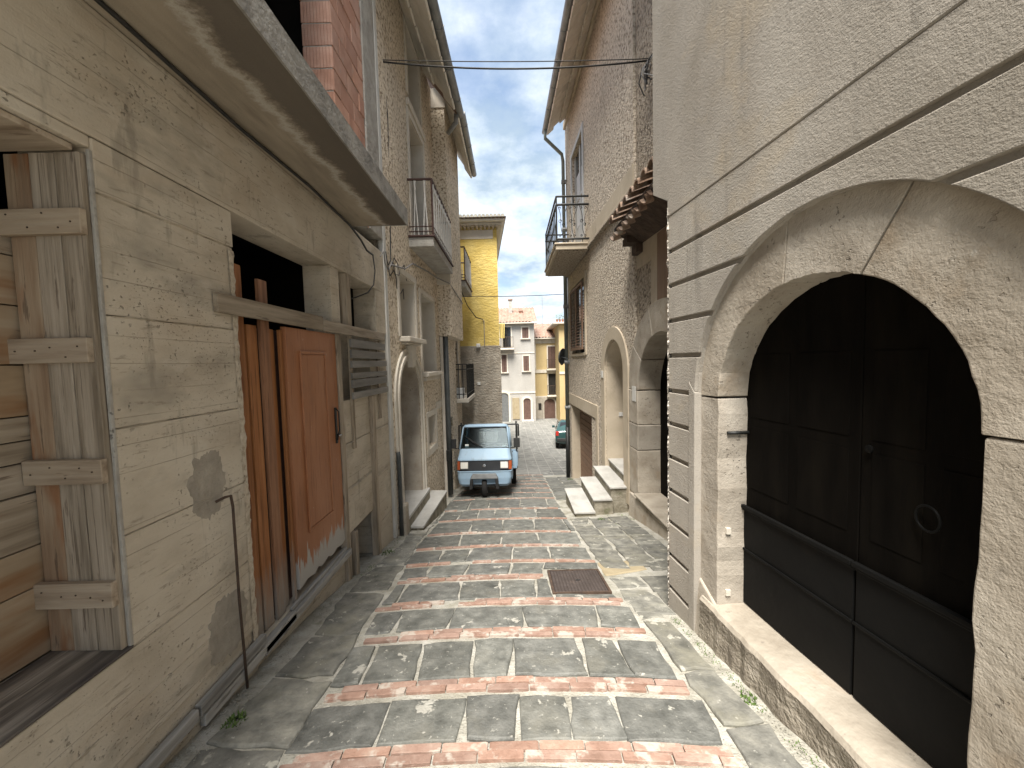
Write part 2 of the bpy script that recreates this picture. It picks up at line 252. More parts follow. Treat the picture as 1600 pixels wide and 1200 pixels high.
# ---------------------------------------------------------------- mesh helpers
COL = S.collection
def fr_id(u, d, z): return (u, d, z)
class MB:
    def __init__(s, fr=None): s.v = []; s.f = []; s.fr = fr
    def pt(s, p):
        s.v.append(s.fr(*p) if s.fr else tuple(p)); return len(s.v)-1
    def box(s, a0, a1, b0, b1, c0, c1):
        i = [s.pt(p) for p in ((a0, b0, c0), (a1, b0, c0), (a1, b1, c0), (a0, b1, c0), (a0, b0, c1), (a1, b0, c1), (a1, b1, c1), (a0, b1, c1))]
        for q in ((0, 3, 2, 1), (4, 5, 6, 7), (0, 1, 5, 4), (1, 2, 6, 5), (2, 3, 7, 6), (3, 0, 4, 7)): s.f.append(tuple(i[k] for k in q))
        return s
    def hexa(s, pts):
        i = [s.pt(p) for p in pts]
        for q in ((0, 3, 2, 1), (4, 5, 6, 7), (0, 1, 5, 4), (1, 2, 6, 5), (2, 3, 7, 6), (3, 0, 4, 7)): s.f.append(tuple(i[k] for k in q))
        return s
    def panel(s, outer, holes, d0, d1):
        """solid sheet in the (u, z) plane from depth d0 to d1 with holes"""
        loops = [outer]+list(holes)
        tris = tessellate_polygon([[Vector((u, z, 0)) for u, z in lp] for lp in loops])
        flat = [p for lp in loops for p in lp]
        a = [s.pt((u, d0, z)) for u, z in flat]; b = [s.pt((u, d1, z)) for u, z in flat]
        for t in tris: s.f.append((a[t[0]], a[t[1]], a[t[2]])); s.f.append((b[t[2]], b[t[1]], b[t[0]]))
        k = 0
        for lp in loops:
            n = len(lp)
            for j in range(n): s.f.append((a[k+j], a[k+(j+1) % n], b[k+(j+1) % n], b[k+j]))
            k += n
        return s
    def tube(s, path, r, n=8, closed=False):
        P = [Vector(p) for p in path]; rings = []; m = len(P)
        rr = r if hasattr(r, '__len__') else [r]*m
        up = None
        for i, p in enumerate(P):
            if closed: t = P[(i+1) % m]-P[i-1]
            else: t = P[min(i+1, m-1)]-P[max(i-1, 0)]
            t.normalize()
            if up is None:
                up = Vector((0, 0, 1)) if abs(t.z) < .9 else Vector((1, 0, 0))
            x = up.cross(t)
            if x.length < 1e-4: x = Vector((1, 0, 0)).cross(t)
            x.normalize(); y = t.cross(x); up = y
            rings.append([s.pt(p+x*math.cos(a)*rr[i]+y*math.sin(a)*rr[i]) for a in [2*math.pi*k/n for k in range(n)]])
        for i in range(m if closed else m-1):
            A, B = rings[i], rings[(i+1) % m]
            for k in range(n): s.f.append((A[k], A[(k+1) % n], B[(k+1) % n], B[k]))
        if not closed: s.f.append(tuple(rings[0][::-1])); s.f.append(tuple(rings[-1]))
        return s
    def prism(s, poly, h0, h1):
        """polygon in XY, between two heights (numbers or functions of x, y)"""
        g = lambda h, p: h(*p) if callable(h) else h
        a = [s.pt((p[0], p[1], g(h0, p))) for p in poly]; b = [s.pt((p[0], p[1], g(h1, p))) for p in poly]; n = len(poly)
        s.f.append(tuple(a[::-1])); s.f.append(tuple(b))
        for j in range(n): s.f.append((a[j], a[(j+1) % n], b[(j+1) % n], b[j]))
        return s
    def lathe(s, prof, c, axis='z', n=20):
        rings = []
        for r, h in prof:
            ring = []
            for k in range(n):
                a = 2*math.pi*k/n; x, y = r*math.cos(a), r*math.sin(a)
                p = {'z': (x, y, h), 'x': (h, x, y), 'y': (x, h, y)}[axis]
                ring.append(s.pt((c[0]+p[0], c[1]+p[1], c[2]+p[2])))
            rings.append(ring)
        for A, B in zip(rings, rings[1:]):
            for k in range(n): s.f.append((A[k], A[(k+1) % n], B[(k+1) % n], B[k]))
        s.f.append(tuple(rings[0][::-1])); s.f.append(tuple(rings[-1])); return s
    def mesh(s, name, origin=(0, 0, 0)):
        me = bpy.data.meshes.new(name); o = Vector(origin)
        me.from_pydata([tuple(Vector(v)-o) for v in s.v], [], s.f)
        bm = bmesh.new(); bm.from_mesh(me); bmesh.ops.recalc_face_normals(bm, faces=bm.faces); bm.to_mesh(me); bm.free()
        return me
    def build(s, name, m, parent=None, bevel=0, smooth=False, seg=2):
        org = origin_of(parent) if parent else Vector((0, 0, 0))
        ob = bpy.data.objects.new(name, s.mesh(name, org)); COL.objects.link(ob)
        ob.data.materials.append(MATS[m]); ob.parent = parent
        if bevel:
            md = ob.modifiers.new('bevel', 'BEVEL'); md.width = bevel; md.segments = seg; md.limit_method = 'ANGLE'; md.angle_limit = math.radians(35)
        if smooth:
            for p in ob.data.polygons: p.use_smooth = True
        return ob
def origin_of(o):
    v = Vector((0, 0, 0))
    while o: v += o.location; o = o.parent
    return v
def tag(o, label=None, cat=None, group=None, kind=None):
    if label: o['label'] = label
    if cat: o['category'] = cat
    if group: o['group'] = group
    if kind: o['kind'] = kind
    return o
def thing(name, loc, label, cat, group=None):
    o = bpy.data.objects.new(name, None); COL.objects.link(o); o.location = loc; o.empty_display_size = .2
    return tag(o, label, cat, group)
def inst(src, name, loc, parent, rot=(0, 0, 0), scale=(1, 1, 1), mt=None):
    o = bpy.data.objects.new(name, src); COL.objects.link(o); o.parent = parent; o.location = Vector(loc)-origin_of(parent); o.rotation_euler = rot; o.scale = scale
    return o
def arc(cu_, cz, ru, rz, a0, a1, n=16):
    return [(cu_+ru*math.cos(math.radians(a0+(a1-a0)*k/n)), cz+rz*math.sin(math.radians(a0+(a1-a0)*k/n))) for k in range(n+1)]
def rect(u0, u1, z0, z1): return [(u0, z0), (u1, z0), (u1, z1), (u0, z1)]
def arch_hole(u0, u1, zb, zs, n=16):
    c = (u0+u1)/2; r = (u1-u0)/2
    return [(u0, zb), (u1, zb)]+arc(c, zs, r, r, 0, 180, n)
GP = [(-50, 5.85), (0, 0), (3, -.351), (8, -1.251), (12.5, -2.151), (20, -2.92), (36, -3.75), (300, -6)]
def gz(y):
    for (a, za), (b, zb) in zip(GP, GP[1:]):
        if y <= b: return za+(zb-za)*(y-a)/(b-a)
    return GP[-1][1]
# plan frames: (distance along the street, depth into the building, height)
def FL(u, d, z): return (-1.67-d, u, z)                 # unfinished concrete house, left
def FL2(u, d, z): return (-1.80+.027*u-d, u, z)         # pebbledash house, left
def FR(u, d, z): return (1.56-.11*u+d, u, z)            # plastered house with portal, right
def FR2(u, d, z): return (2.10-.027*u+d, u, z)          # roughcast house, right
def FR3(u, d, z): return (2.14-.027*u+d, u, z)          # set-back bay between the two

# ================================================================ SETTING: street and piazza
def lerp(tab, y):
    for (a, va), (b, vb) in zip(tab, tab[1:]):
        if y <= b: return va+(vb-va)*max(0, (y-a))/(b-a)
    return tab[-1][1]
XL = [(0, -1.12), (2.6, -1.15), (4, -1.22), (5, -1.28), (6, -1.25), (7.5, -1.35), (13, -1.3)]
XR = [(0, 1.05), (1.65, 1.0), (2.65, .93), (3.1, .88), (5, .84), (8, .84), (12, .95), (13, 1.0)]
def crown(x, y):
    k = 1-((x+.14)/1.1)**2
    return .016*max(0, k)*(1 if y < 10 else max(0, 1-(y-10)/2.5))
def G(x, y):
    g = gz(y)+crown(x, y)
    if x > 1.0 and 3 < y < 12: g += .02*(x-1.0)
    return g
def bow(x): return .04*max(-.4, 1-((x+.14)/1.08)**2)
mb = MB(); xs = [-60, -30, -12, -6, -3, -2.2, -1.9]+[-1.7+.1*i for i in range(40)]+[2.4, 3, 6, 12, 30, 60]
ys = [-8, -5, -3, -1.5]+[-.6+.12*i for i in range(112)]
idx = [[mb.pt((x, y, G(x, y)-.013+(.006*noise.noise(Vector((x*6, y*6, 0))) if abs(x) < 3 else 0))) for x in xs] for y in ys]
for j in range(len(ys)-1):
    for i in range(len(xs)-1): mb.f.append((idx[j][i], idx[j][i+1], idx[j+1][i+1], idx[j+1][i]))
street = tag(mb.build('street', 'mortar', smooth=True), kind='structure')
YEND = ys[-1]
mb = MB(); ys2 = [YEND-.05, 13, 14, 16, 18, 20, 24, 30, 36, 60, 120, 300]; xs2 = [-300, -100, -30, -8, -3, 0, 3, 8, 30, 100, 300]
idx = [[mb.pt((x, y, gz(y)-.012)) for x in xs2] for y in ys2]
for j in range(len(ys2)-1):
    for i in range(len(xs2)-1): mb.f.append((idx[j][i], idx[j][i+1], idx[j+1][i+1], idx[j+1][i]))
piazza = tag(mb.build('piazza', 'piazza'), kind='structure')

def stone(poly, parent, m, name='paving_slab', top=0, jit=.008, cham=.012, seg=.09):
    """irregular slab: poly is its outline in plan; edges are broken up and worn"""
    pts = []
    n = len(poly)
    for i in range(n):
        a, b = Vector(poly[i]), Vector(poly[(i+1) % n]); L = (b-a).length; k = max(1, int(L/seg))
        nr = Vector((b.y-a.y, a.x-b.x)).normalized() if L > 1e-6 else Vector((0, 0))
        for q in range(k):
            p = a.lerp(b, q/k)
            p = p + nr*R.uniform(-jit, jit) if q else p + Vector((R.uniform(-jit, jit), R.uniform(-jit, jit)))
            pts.append(p)
    c = sum(pts, Vector((0, 0)))/len(pts); t = top+R.uniform(-.006, .008); tl = R.uniform(-.012, .012), R.uniform(-.012, .012)
    z = lambda p: G(p.x, p.y)+t+(p.x-c.x)*tl[0]+(p.y-c.y)*tl[1]
    mb = MB(); rings = []
    for dz, ins in ((-.05, 0), (-.010, 0), (-.003, cham*.45), (0, cham*1.1)):
        ring = []
        for p in pts:
            v = c-p; q = p+v.normalized()*min(ins, v.length*.5); ring.append(mb.pt((q.x, q.y, z(p)+dz)))
        rings.append(ring)
    for A, B in zip(rings, rings[1:]):
        for k in range(len(A)): mb.f.append((A[k], A[(k+1) % len(A)], B[(k+1) % len(A)], B[k]))
    ci = mb.pt((c.x, c.y, z(c)))
    for k in range(len(pts)): mb.f.append((rings[-1][k], rings[-1][(k+1) % len(pts)], ci))
    return mb.build(name, m, parent)

YB = [.25, .72, 1.2, 1.67, 2.11, 2.63, 3.08, 3.63, 4.07, 4.64, 5.29, 6.1, 6.9, 7.95, 8.75, 9.55, 10.4, 11.2, 12.0, 12.75]
HB = [.05]*7+[.048, .036, .038, .038, .038, .038, .038]+[.036]*6     # half depth of the brick strip
KNOWN = {3: [-1.16, -.72, -.30, -.01, .26, .52, 1.0], 4: [-1.15, -.975, -.645, -.30, -.045, .417, .68, .945], 5: [-1.14, -.93, -.515, .05, .62, .91],
         6: [-1.16, -1.05, -.52, -.16, .175, .30], 7: [-1.2, -.92, -.52, -.06, .285, .86]}
for k in range(len(YB)-1):
    y0, y1 = YB[k]+HB[k]+.014, YB[k+1]-HB[k+1]-.032
    if y0 > 12.3: break
    ym = (y0+y1)/2; a, b = lerp(XL, ym), lerp(XR, ym)
    if k in KNOWN: cuts = KNOWN[k]
    else:
        cuts = [a]; 
        while cuts[-1] < b-.55: cuts.append(cuts[-1]+R.uniform(.25, .62))
        if b-cuts[-1] > .6: cuts.append((cuts[-1]+b)/2)
        cuts.append(b)
    for i in range(len(cuts)-1):
        g = R.uniform(.005, .016); x0, x1 = cuts[i]+g, cuts[i+1]-g*.7; s0, s1 = R.uniform(-.02, .02), R.uniform(-.02, .02)
        ya, yb_ = y0, y1
        if k == 7 and x0 > .28: ya = 3.83
        if k == 3 and i in (2, 3, 4): g = .004
        q = [(x0-s0, ya+bow(x0)+R.uniform(0, .012)), ((x0+x1)/2, ya+bow((x0+x1)/2)), (x1-s1, ya+bow(x1)+R.uniform(0, .012)),
             (x1+s1, yb_+bow(x1)-R.uniform(0, .012)), ((x0+x1)/2, yb_+bow((x0+x1)/2)), (x0+s0, yb_+bow(x0)-R.uniform(0, .012))]
        stone(q, street, 'basalt')
stone([(.33, 3.14+.04), (.84, 3.14), (.84, 3.21), (.33, 3.24)], street, 'basalt')
# brick strips, one object for each brick
bm_ = bmesh.new(); bmesh.ops.create_cube(bm_, size=1); bmesh.ops.bevel(bm_, geom=bm_.edges[:], offset=.045, segments=1, affect='EDGES')
BRICK = bpy.data.meshes.new('paving_brick'); bm_.to_mesh(BRICK); bm_.free(); BRICK.materials.append(MATS['paving_brick'])
for k, y in enumerate(YB):
    if y < 1: continue
    a, b = lerp(XL, y), lerp(XR, y)
    if k == 7: b = .29
    two = HB[k] > .045; rows = ((-1, 1) if two else (0,))
    for rw in rows:
        x = a+(R.uniform(0, .06) if rw <= 0 else R.uniform(.05, .12))
        while x < b-.06:
            L = min(R.uniform(.20, .245), b-x); xc = x+L/2; x += L+R.uniform(.004, .010)
            if R.random() < .03: continue
            yc = y+rw*HB[k]*.52+bow(xc)+R.uniform(-.004, .004); dep = HB[k]*(.92 if two else 1.5)
            sl = math.atan((bow(xc+.05)-bow(xc-.05))/.1)
            sy = math.atan((gz(yc+.05)-gz(yc-.05))/.1)
            inst(BRICK, 'brick', (xc, yc, G(xc, yc)-.026+R.uniform(-.003, .004)), street, (sy, -math.atan((crown(xc+.05, yc)-crown(xc-.05, yc))/.1), sl+R.uniform(-.015, .015)), (L, dep, .06))
# side bands of larger irregular slabs
def band(y0, y1, fa, fb, ncol, m, lmin, lmax):
    cols = []
    for c in range(ncol):
        y = y0-R.uniform(0, .3)
        while y < y1:
            L = R.uniform(lmin, lmax); e = min(y+L, y1); g = .006+R.uniform(0, .014)
            def X(f, yy): 
                A, B = fa(yy), fb(yy); return A+(B-A)*f
            f0, f1 = c/ncol, (c+1)/ncol; w0 = R.uniform(-.1, .1)/ncol if c else 0; w1 = R.uniform(-.1, .1)/ncol if c < ncol-1 else 0
            sk = R.uniform(-.06, .06)
            stone([(X(f0+w0, y)+g, y+g), (X(f1+w1, y)-g, y+g+sk), (X(f1+w1*.5, (y+e)/2)-g, (y+e)/2), (X(f1-w1, e)-g, e-g+sk), (X(f0-w0, e)+g, e-g), (X(f0, (y+e)/2)+g, (y+e)/2)], street, m, jit=.016)
            y = e
lx = lambda y: -1.5 if y < 5.2 else -1.5+.02*(y-5.2)
band(.6, 5.45, lambda y: -1.56+.04*math.sin(y*3), lambda y: lerp(XL, y)+.0, 1, 'basalt_side', .38, .75)
band(5.5, 7.3, lambda y: -1.33, lambda y: lerp(XL, y)-.01, 1, 'basalt_side', .12, .2)
rw_ = lambda y: 1.56-.11*y
band(.6, 3.0, lambda y: lerp(XR, y)+.02, lambda y: rw_(y)-.10, 1, 'basalt_side', .35, .6)
band(3.0, 3.64, lambda y: lerp(XR, y)+.02, lambda y: 1.50, 2, 'basalt_side', .3, .5)
stone([(.875, 3.67), (1.33, 3.80), (1.33, 4.09), (.87, 4.04)], street, 'tan_slab')
band(3.75, 4.1, lambda y: 1.36, lambda y: 1.75, 1, 'basalt_side', .3, .5)
band(4.13, 6.1, lambda y: lerp(XR, y)+.02, lambda y: 1.82, 3, 'basalt_side', .38, .7)
band(7.85, 12.2, lambda y: lerp(XR, y)+.02, lambda y: 1.74, 2, 'basalt', .4, .7)
# cast manhole cover
mh = thing('manhole_cover', (.57, 3.52, G(.57, 3.52)), 'brown cast iron manhole cover set in the slabs beside the tan slab', 'manhole cover')
sl_ = math.atan(.18)
def tilt(x, y, dz): return (x, y, G(.57, 3.52)+(y-3.52)*-.17+dz)
mb = MB(lambda u, d, z: tilt(u, d, z)); mb.panel([(.0, 0)], [], 0, 0) if False else None
mb.box(.335, .805, 3.275, 3.765, -.04, .008); mb.build('cover', 'manhole', mh, .004)
for q in ((.31, .83, 3.25, 3.272), (.31, .83, 3.768, 3.79), (.31, .332, 3.273, 3.767), (.808, .83, 3.273, 3.767)):
    mb = MB(lambda u, d, z: tilt(u, d, z)); mb.box(*q, -.04, .010); mb.build('frame', 'iron_rust', mh)
mb = MB(lambda u, d, z: tilt(u, d, z)); mb.box(.555, .60, 3.51, 3.53, .008, .011); mb.build('lifting_slot', 'iron', mh)

# ================================================================ LEFT: unfinished concrete house
cb_ = thing('concrete_house', (-1.67, 2.5, 0), 'unfinished board marked concrete house with red hollow blocks above, nearest on the left', 'house')
def lpart(name, m, *boxes, bevel=.006, parent=cb_):
    mb = MB(FL)
    for b in boxes: mb.box(*b)
    return mb.build(name, m, parent, bevel)
def rag(u0, u1, d0, d1, z0, z1, name, m, parent, amp=.006, n=None):
    '''strip with a worn, uneven outline'''
    n = n or int((u1-u0)/.04); mb = MB(FL); rows = []
    for k in range(n+1):
        u = u0+(u1-u0)*k/n; a = amp*noise.noise(Vector((u*9, z0*7, 1)))+amp*.7*noise.noise(Vector((u*31, z0*7, 4))); b = amp*noise.noise(Vector((u*8, z1*7, 8)))
        rows.append([mb.pt((u, d0+a*.5, z0+a)), mb.pt((u, d0+b*.5, z1+b)), mb.pt((u, d1, z1+b)), mb.pt((u, d1, z0+a))])
    for A, B in zip(rows, rows[1:]):
        for k in range(4): mb.f.append((A[k], A[(k+1) % 4], B[(k+1) % 4], B[k]))
    mb.f.append(tuple(rows[0])); mb.f.append(tuple(rows[-1][::-1]))
    return mb.build(name, m, parent)
def fin(u0, u1, z, t=.006, d=.006):
    '''ragged fin of set cement along a pour joint, broken into stretches'''
    u = u0
    while u < u1-.03:
        e = min(u1, u+R.uniform(.12, .4)); n = max(3, int((e-u)/.02)); mb = MB(FL); rows = []
        for k in range(n+1):
            x = u+(e-u)*k/n; f = max(0, math.sin(math.pi*k/n))**.5*(.6+.5*noise.noise(Vector((x*22, z*9, 3)))); zz_ = z+.004*noise.noise(Vector((x*12, z*5, 0)))
            rows.append([mb.pt((x, .004, zz_-t*f)), mb.pt((x, -d*f-.0015, zz_)), mb.pt((x, .004, zz_+t*f*.7))])
        for A, B in zip(rows, rows[1:]):
            for k in range(2): mb.f.append((A[k], A[k+1], B[k+1], B[k]))
        mb.build('joint_fin', 'concrete', cb_); u = e+R.uniform(0, .06)
JZ = [-.9, .455, .95, 1.41, 1.885, 2.38, 2.595]
for a, b in zip(JZ[1:], JZ[2:]): lpart('wall_lift', 'concrete', (1.60, 2.37, R.uniform(-.004, .004), .30, a+.002, b-.002), bevel=.005)
lpart('wall_lift', 'concrete', (-2.0, 2.37, 0, .30, .0, .453))
lpart('wall_lift', 'concrete', (-2.0, 2.37, .012, .30, -.9, -.003))
lpart('lintel', 'concrete', (-2.0, 5.18, -.003, .28, 2.60, 3.13))
lpart('lintel', 'concrete', (-2.0, 1.60, .004, .28, 2.55, 2.597))
lpart('wall_lift', 'concrete', (-2.0, -.1, .002, .30, .457, 2.547))
for z in (.455, .95, 1.41, 1.885, 2.38): fin(1.605, 2.365, z)
fin(-.1, 2.3, .20, .004, .004); fin(1.7, 2.3, .70, .004, .004); fin(1.65, 2.2, 1.17, .003, .003); fin(-.1, 5.1, 2.84, .003, .003); fin(3.8, 4.48, .40); fin(3.8, 4.48, .862); fin(4.62, 5.1, .30); fin(4.62, 5.1, .86)
# broken arris beside the doorway
mb = MB(); g_ = []
for j in range(101):
    z = -.12+j*.0248; row = []
    for i in range(8):
        f = i/7; n1 = noise.noise(Vector((f*4, z*16, 7)))*.016+noise.noise(Vector((f*9, z*45, 2)))*.010
        uu = 2.325+.05*min(1, f*1.6); dd = -.002+(.05*max(0, f-.55)/.45)
        row.append(mb.pt(FL(uu+n1*(.3+f), dd-max(0, n1)*.35-.001, z)))
    g_.append(row)
for j in range(100):
    for i in range(7): mb.f.append((g_[j][i], g_[j][i+1], g_[j+1][i+1], g_[j+1][i]))
mb.build('broken_edge', 'concrete_rough', cb_)
# panels right of the door
for a, b in ((-.06, .40), (.404, .86), (.864, 1.30)): lpart('wall_lift', 'concrete', (3.76, 4.50, .02, .30, a, b), bevel=.005)
for a, b in ((-1.2, -.32), (-.316, .30), (.304, .86), (.864, 1.40), (1.404, 2.04)): lpart('wall_lift', 'concrete', (4.60, 5.18, .02, .30, a, b), bevel=.005)
lpart('wall_lift', 'concrete', (3.76, 4.60, .24, .32, 1.30, 2.04))
lpart('threshold', 'concrete', (2.37, 3.76, .03, .6, -.9, -.16))
lpart('wall_lift', 'concrete', (3.76, 3.92, .03, .30, -1.0, -.064)); 
lpart('wall_lift', 'concrete', (4.83, 5.18, 0, .28, 2.06, 2.60))
lpart('pillar', 'concrete', (3.66, 3.84, .012, .27, 2.07, 2.60))
lpart('post', 'wood_grey', (3.97, 4.06, -.01, .07, 2.06, 2.598))
lpart('post', 'wood_grey', (3.70, 3.775, -.005, .06, -.55, 1.96), bevel=.003)
lpart('post', 'wood_grey', (4.50, 4.60, -.02, .06, -.75, 1.29), bevel=.003)
lpart('post', 'wood_grey', (3.86, 3.93, -.02, .05, -.55, -.06), bevel=.003)
# rooms behind the openings
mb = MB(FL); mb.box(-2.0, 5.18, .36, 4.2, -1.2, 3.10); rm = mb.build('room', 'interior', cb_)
bm = bmesh.new(); bm.from_mesh(rm.data); bm.faces.ensure_lookup_table()
for f in [f for f in bm.faces if abs(f.normal.x) > .9 and f.calc_center_median().x > -1.0]: bm.faces.remove(f)
bm.to_mesh(rm.data); bm.free()
# window: horizontal form boards set back, planked jamb with battens, sill
zz = .47
for h, m in ((.30, 'ply'), (.17, 'ply'), (.22, 'wood_grey_h'), (.13, 'wood_grey_h'), (.09, 'wood_grey_h'), (.10, 'wood_grey_h'), (.21, 'ply'), (.24, 'ply'), (.2, 'ply'), (.14, 'wood_grey_h')):
    lpart('form_board', m, (-.1, 1.60, .326+R.uniform(0, .008), .355, zz, zz+h-.005), bevel=.003); zz += h
    if zz > 2.28: break
for i in range(3):
    mb = MB(FL); mb.box(1.565+R.uniform(-.003, .003), 1.597, .012+i*.104, .012+i*.104+.098, .47, 2.52); mb.build('jamb_plank', 'wood_stained' if i == 2 else 'wood_grey', cb_, .003)
for z0, z1 in ((2.196, 2.295), (1.691, 1.79), (1.195, 1.296), (.672, .779)):
    mb = MB(FL); w = R.uniform(-.01, .01)
    mb.box(1.538, 1.564, .012+w, .335+w, z0, z1); bt_ = mb.build('batten', 'wood_across', cb_, .003)
    for dd in (.05, .10, .16, .22, .30):
        c_ = FL(1.5375, dd+w, z0+R.uniform(.02, .08)); MB().lathe([(.0035, 0), (.0035, .003)], (c_[0], c_[1]-.002, c_[2]), 'y', 6).build('nail', 'iron_rust', bt_)
lpart('edge_strip', 'concrete_pillar', (1.585, 1.6, -.004, .01, .47, 2.54), bevel=.003)
lpart('head_board', 'wood_across', (1.20, 1.56, .03, .33, 2.522, 2.546), bevel=.003)
lpart('window_sill', 'sill_wood', (-.1, 1.6, -.004, .325, .456, .468), bevel=.004)
# timber strips nailed along the foot of the wall
lpart('base_timber', 'wood_base', (-.6, 1.86, -.035, .0, -.135, -.075), bevel=.004)
lpart('base_timber', 'wood_base', (1.875, 2.40, -.035, .0, -.13, -.07), bevel=.004)
lpart('base_timber', 'wood_base', (1.9, 2.75, -.03, .0, -.21, -.15), bevel=.004)
lpart('base_timber', 'wood_base', (2.40, 3.74, -.03, .03, -.225, -.165), bevel=.004)
lpart('base_timber', 'wood_base', (2.76, 3.72, .0, .028, -.16, -.135), bevel=.004)
# rendered patch on the pier
mb = MB(FL); pl = []
for k in range(70):
    a = 2*math.pi*k/70; rr = .92+.22*noise.noise(Vector((math.cos(a)*2, math.sin(a)*2, 1)))+R.uniform(-.09, .07); pl.append((2.06+.135*rr*math.cos(a), 1.02+.20*rr*math.sin(a)))
mb.panel(pl, [], -.003, .002); mb.build('render_patch', 'concrete_patch', cb_, .004)
mb = MB(FL); pl = []
for k in range(70):
    a = 2*math.pi*k/70; rr = .92+.22*noise.noise(Vector((math.cos(a)*2, math.sin(a)*2, 5)))+R.uniform(-.09, .07); pl.append((2.14+.17*rr*math.cos(a), .17+.20*rr*math.sin(a)))
mb.panel(pl, [], -.003, .002); mb.build('render_patch', 'concrete_patch', cb_, .004)
# rod
mb = MB(); mb.tube([(-1.66, 2.09, .915), (-1.63, 2.12, .93), (-1.625, 2.16, .925), (-1.625, 2.17, .86), (-1.632, 2.18, .3), (-1.63, 2.195, -.26)], .0078, 8)
mb.build('steel_rod', 'iron_rust', cb_, smooth=True)
# loose boards in the doorway
for u0, u1, d, top in ((2.385, 2.50, .05, 2.31), (2.535, 2.635, .06, 1.94), (2.655, 2.75, .045, 2.26), (2.775, 2.835, .07, 1.93), (2.845, 2.875, .03, 1.93)):
    mb = MB(FL); mb.box(u0, u1, d, d+.024, -.155, top); mb.build('door_board', 'plank_brown', cb_, .003)
lpart('back_board', 'shutter_brown', (2.385, 3.70, .105, .115, -.155, 1.93), bevel=0)
# orange door with a moulded panel
mb = MB(FL); mb.panel([(2.885, 1.955), (3.695, 1.955)]+[(3.695-.81*k/14, -.075+R.uniform(-.008, .014)+.02*(k % 3 == 0)) for k in range(15)], [], .012, .05); dr = mb.build('door', 'door_orange', cb_, .003)
for q in ((3.05, 3.47, 1.755, 1.78), (3.05, 3.47, .302, .33), (3.05, 3.072, .33, 1.755), (3.448, 3.47, .33, 1.755)):
    mb = MB(FL); mb.box(q[0], q[1], -.004, .012, q[2], q[3]); mb.build('moulding', 'door_orange', dr, .005)
mb = MB(FL); mb.box(3.075, 3.445, .004, .012, .333, 1.752); mb.build('panel', 'door_orange', dr, .004)
mb = MB(FL); mb.box(3.60, 3.63, .0, .012, .92, 1.26); mb.build('lock_plate', 'iron', dr, .002)
mb = MB(); mb.tube([(-1.672, 3.615, 1.0), (-1.63, 3.615, 1.0), (-1.625, 3.56, 1.0)], .009, 8); mb.build('handle', 'chrome', dr, smooth=True)
mb = MB(); mb.tube([(-1.668, 3.612, .95), (-1.645, 3.612, 1.05), (-1.645, 3.612, 1.22), (-1.668, 3.612, 1.25)], .006, 6); mb.build('bolt', 'iron', dr, smooth=True)
# rails
mb = MB(FL)
mb.hexa([(2.18, -.032, 1.972), (3.39, -.032, 1.968), (3.39, -.004, 1.968), (2.18, -.004, 1.972), (2.18, -.032, 2.082), (3.39, -.032, 2.085), (3.39, -.004, 2.085), (2.18, -.004, 2.082)])
mb.build('rail', 'wood_grey_h', cb_, .003)
lpart('rail', 'wood_grey_h', (3.40, 5.02, -.034, -.004, 1.965, 2.062), bevel=.003)
# grey slats in front of the vent
for i in range(6):
    z0 = 1.305+i*.108+R.uniform(-.006, .006); h = R.choice((.072, .085, .06)); tl_ = R.uniform(-.012, .012)
    e = 5.06+R.uniform(-.06, .03); mb = MB(FL)
    mb.hexa([(3.97, -.03, z0), (e, -.03, z0+tl_), (e, -.006, z0+tl_), (3.97, -.006, z0), (3.97, -.03, z0+h), (e, -.03, z0+h+tl_), (e, -.006, z0+h+tl_), (3.97, -.006, z0+h)])
    mb.build('slat', 'wood_slat', cb_, .002)
lpart('slat_batten', 'wood_grey', (3.985, 4.04, -.004, .018, .78, 1.96), bevel=.002)
lpart('slat_batten', 'wood_grey', (4.80, 4.86, -.005, .018, .98, 1.96), bevel=.002)
# cantilevered slab
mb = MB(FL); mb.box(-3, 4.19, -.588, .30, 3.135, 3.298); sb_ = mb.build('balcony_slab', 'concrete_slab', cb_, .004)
rag(-3, 4.2, -.60, -.5885, 3.128, 3.30, 'slab_fascia', 'fascia', sb_)
mb = MB(FL); mb.box(4.1905, 4.20, -.588, .0, 3.132, 3.297); mb.build('slab_end', 'fascia', sb_, .004)
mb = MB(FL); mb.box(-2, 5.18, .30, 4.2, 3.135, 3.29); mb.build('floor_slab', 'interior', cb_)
# hollow block wall over the slab, every block its own piece
bm_ = bmesh.new(); bmesh.ops.create_cube(bm_, size=1); bmesh.ops.bevel(bm_, geom=bm_.edges[:], offset=.02, segments=1, affect='EDGES')
BLOCK = bpy.data.meshes.new('block'); bm_.to_mesh(BLOCK); bm_.free(); BLOCK.materials.append(MATS['block'])
for (ua, ub) in ((2.0, 2.79), (3.93, 4.74)):
    z = 3.305; r_ = 0
    while z < 7.0:
        u = ua if ua > 3 else ua-.33*(r_ % 2)*.5
        cuts = [ua]+[c for c in ([ua+.33, ua+.66] if (r_ % 2 == 0) else [ua+.165, ua+.495]) if c < ub-.06]+[ub]
        for a, b in zip(cuts, cuts[1:]):
            d = R.uniform(-.004, .006)
            inst(BLOCK, 'block', FL((a+b)/2, .148+d, z+.1), cb_, (0, R.uniform(-.006, .006), R.uniform(-.006, .006)), (.295, b-a-.010, .200))
        z += .211; r_ += 1
lpart('mortar_core', 'concrete_pillar', (2.01, 2.78, .012, .285, 3.30, 7.0), bevel=0)
lpart('mortar_core', 'concrete_pillar', (3.94, 4.74, .012, .285, 3.30, 7.0), bevel=0)
lpart('wall_lift', 'concrete_pillar', (-2, 1.995, .0, .30, 3.302, 7.0))
lpart('pillar', 'concrete_pillar', (4.745, 5.18, -.012, .30, 3.30, 7.0), bevel=.012)
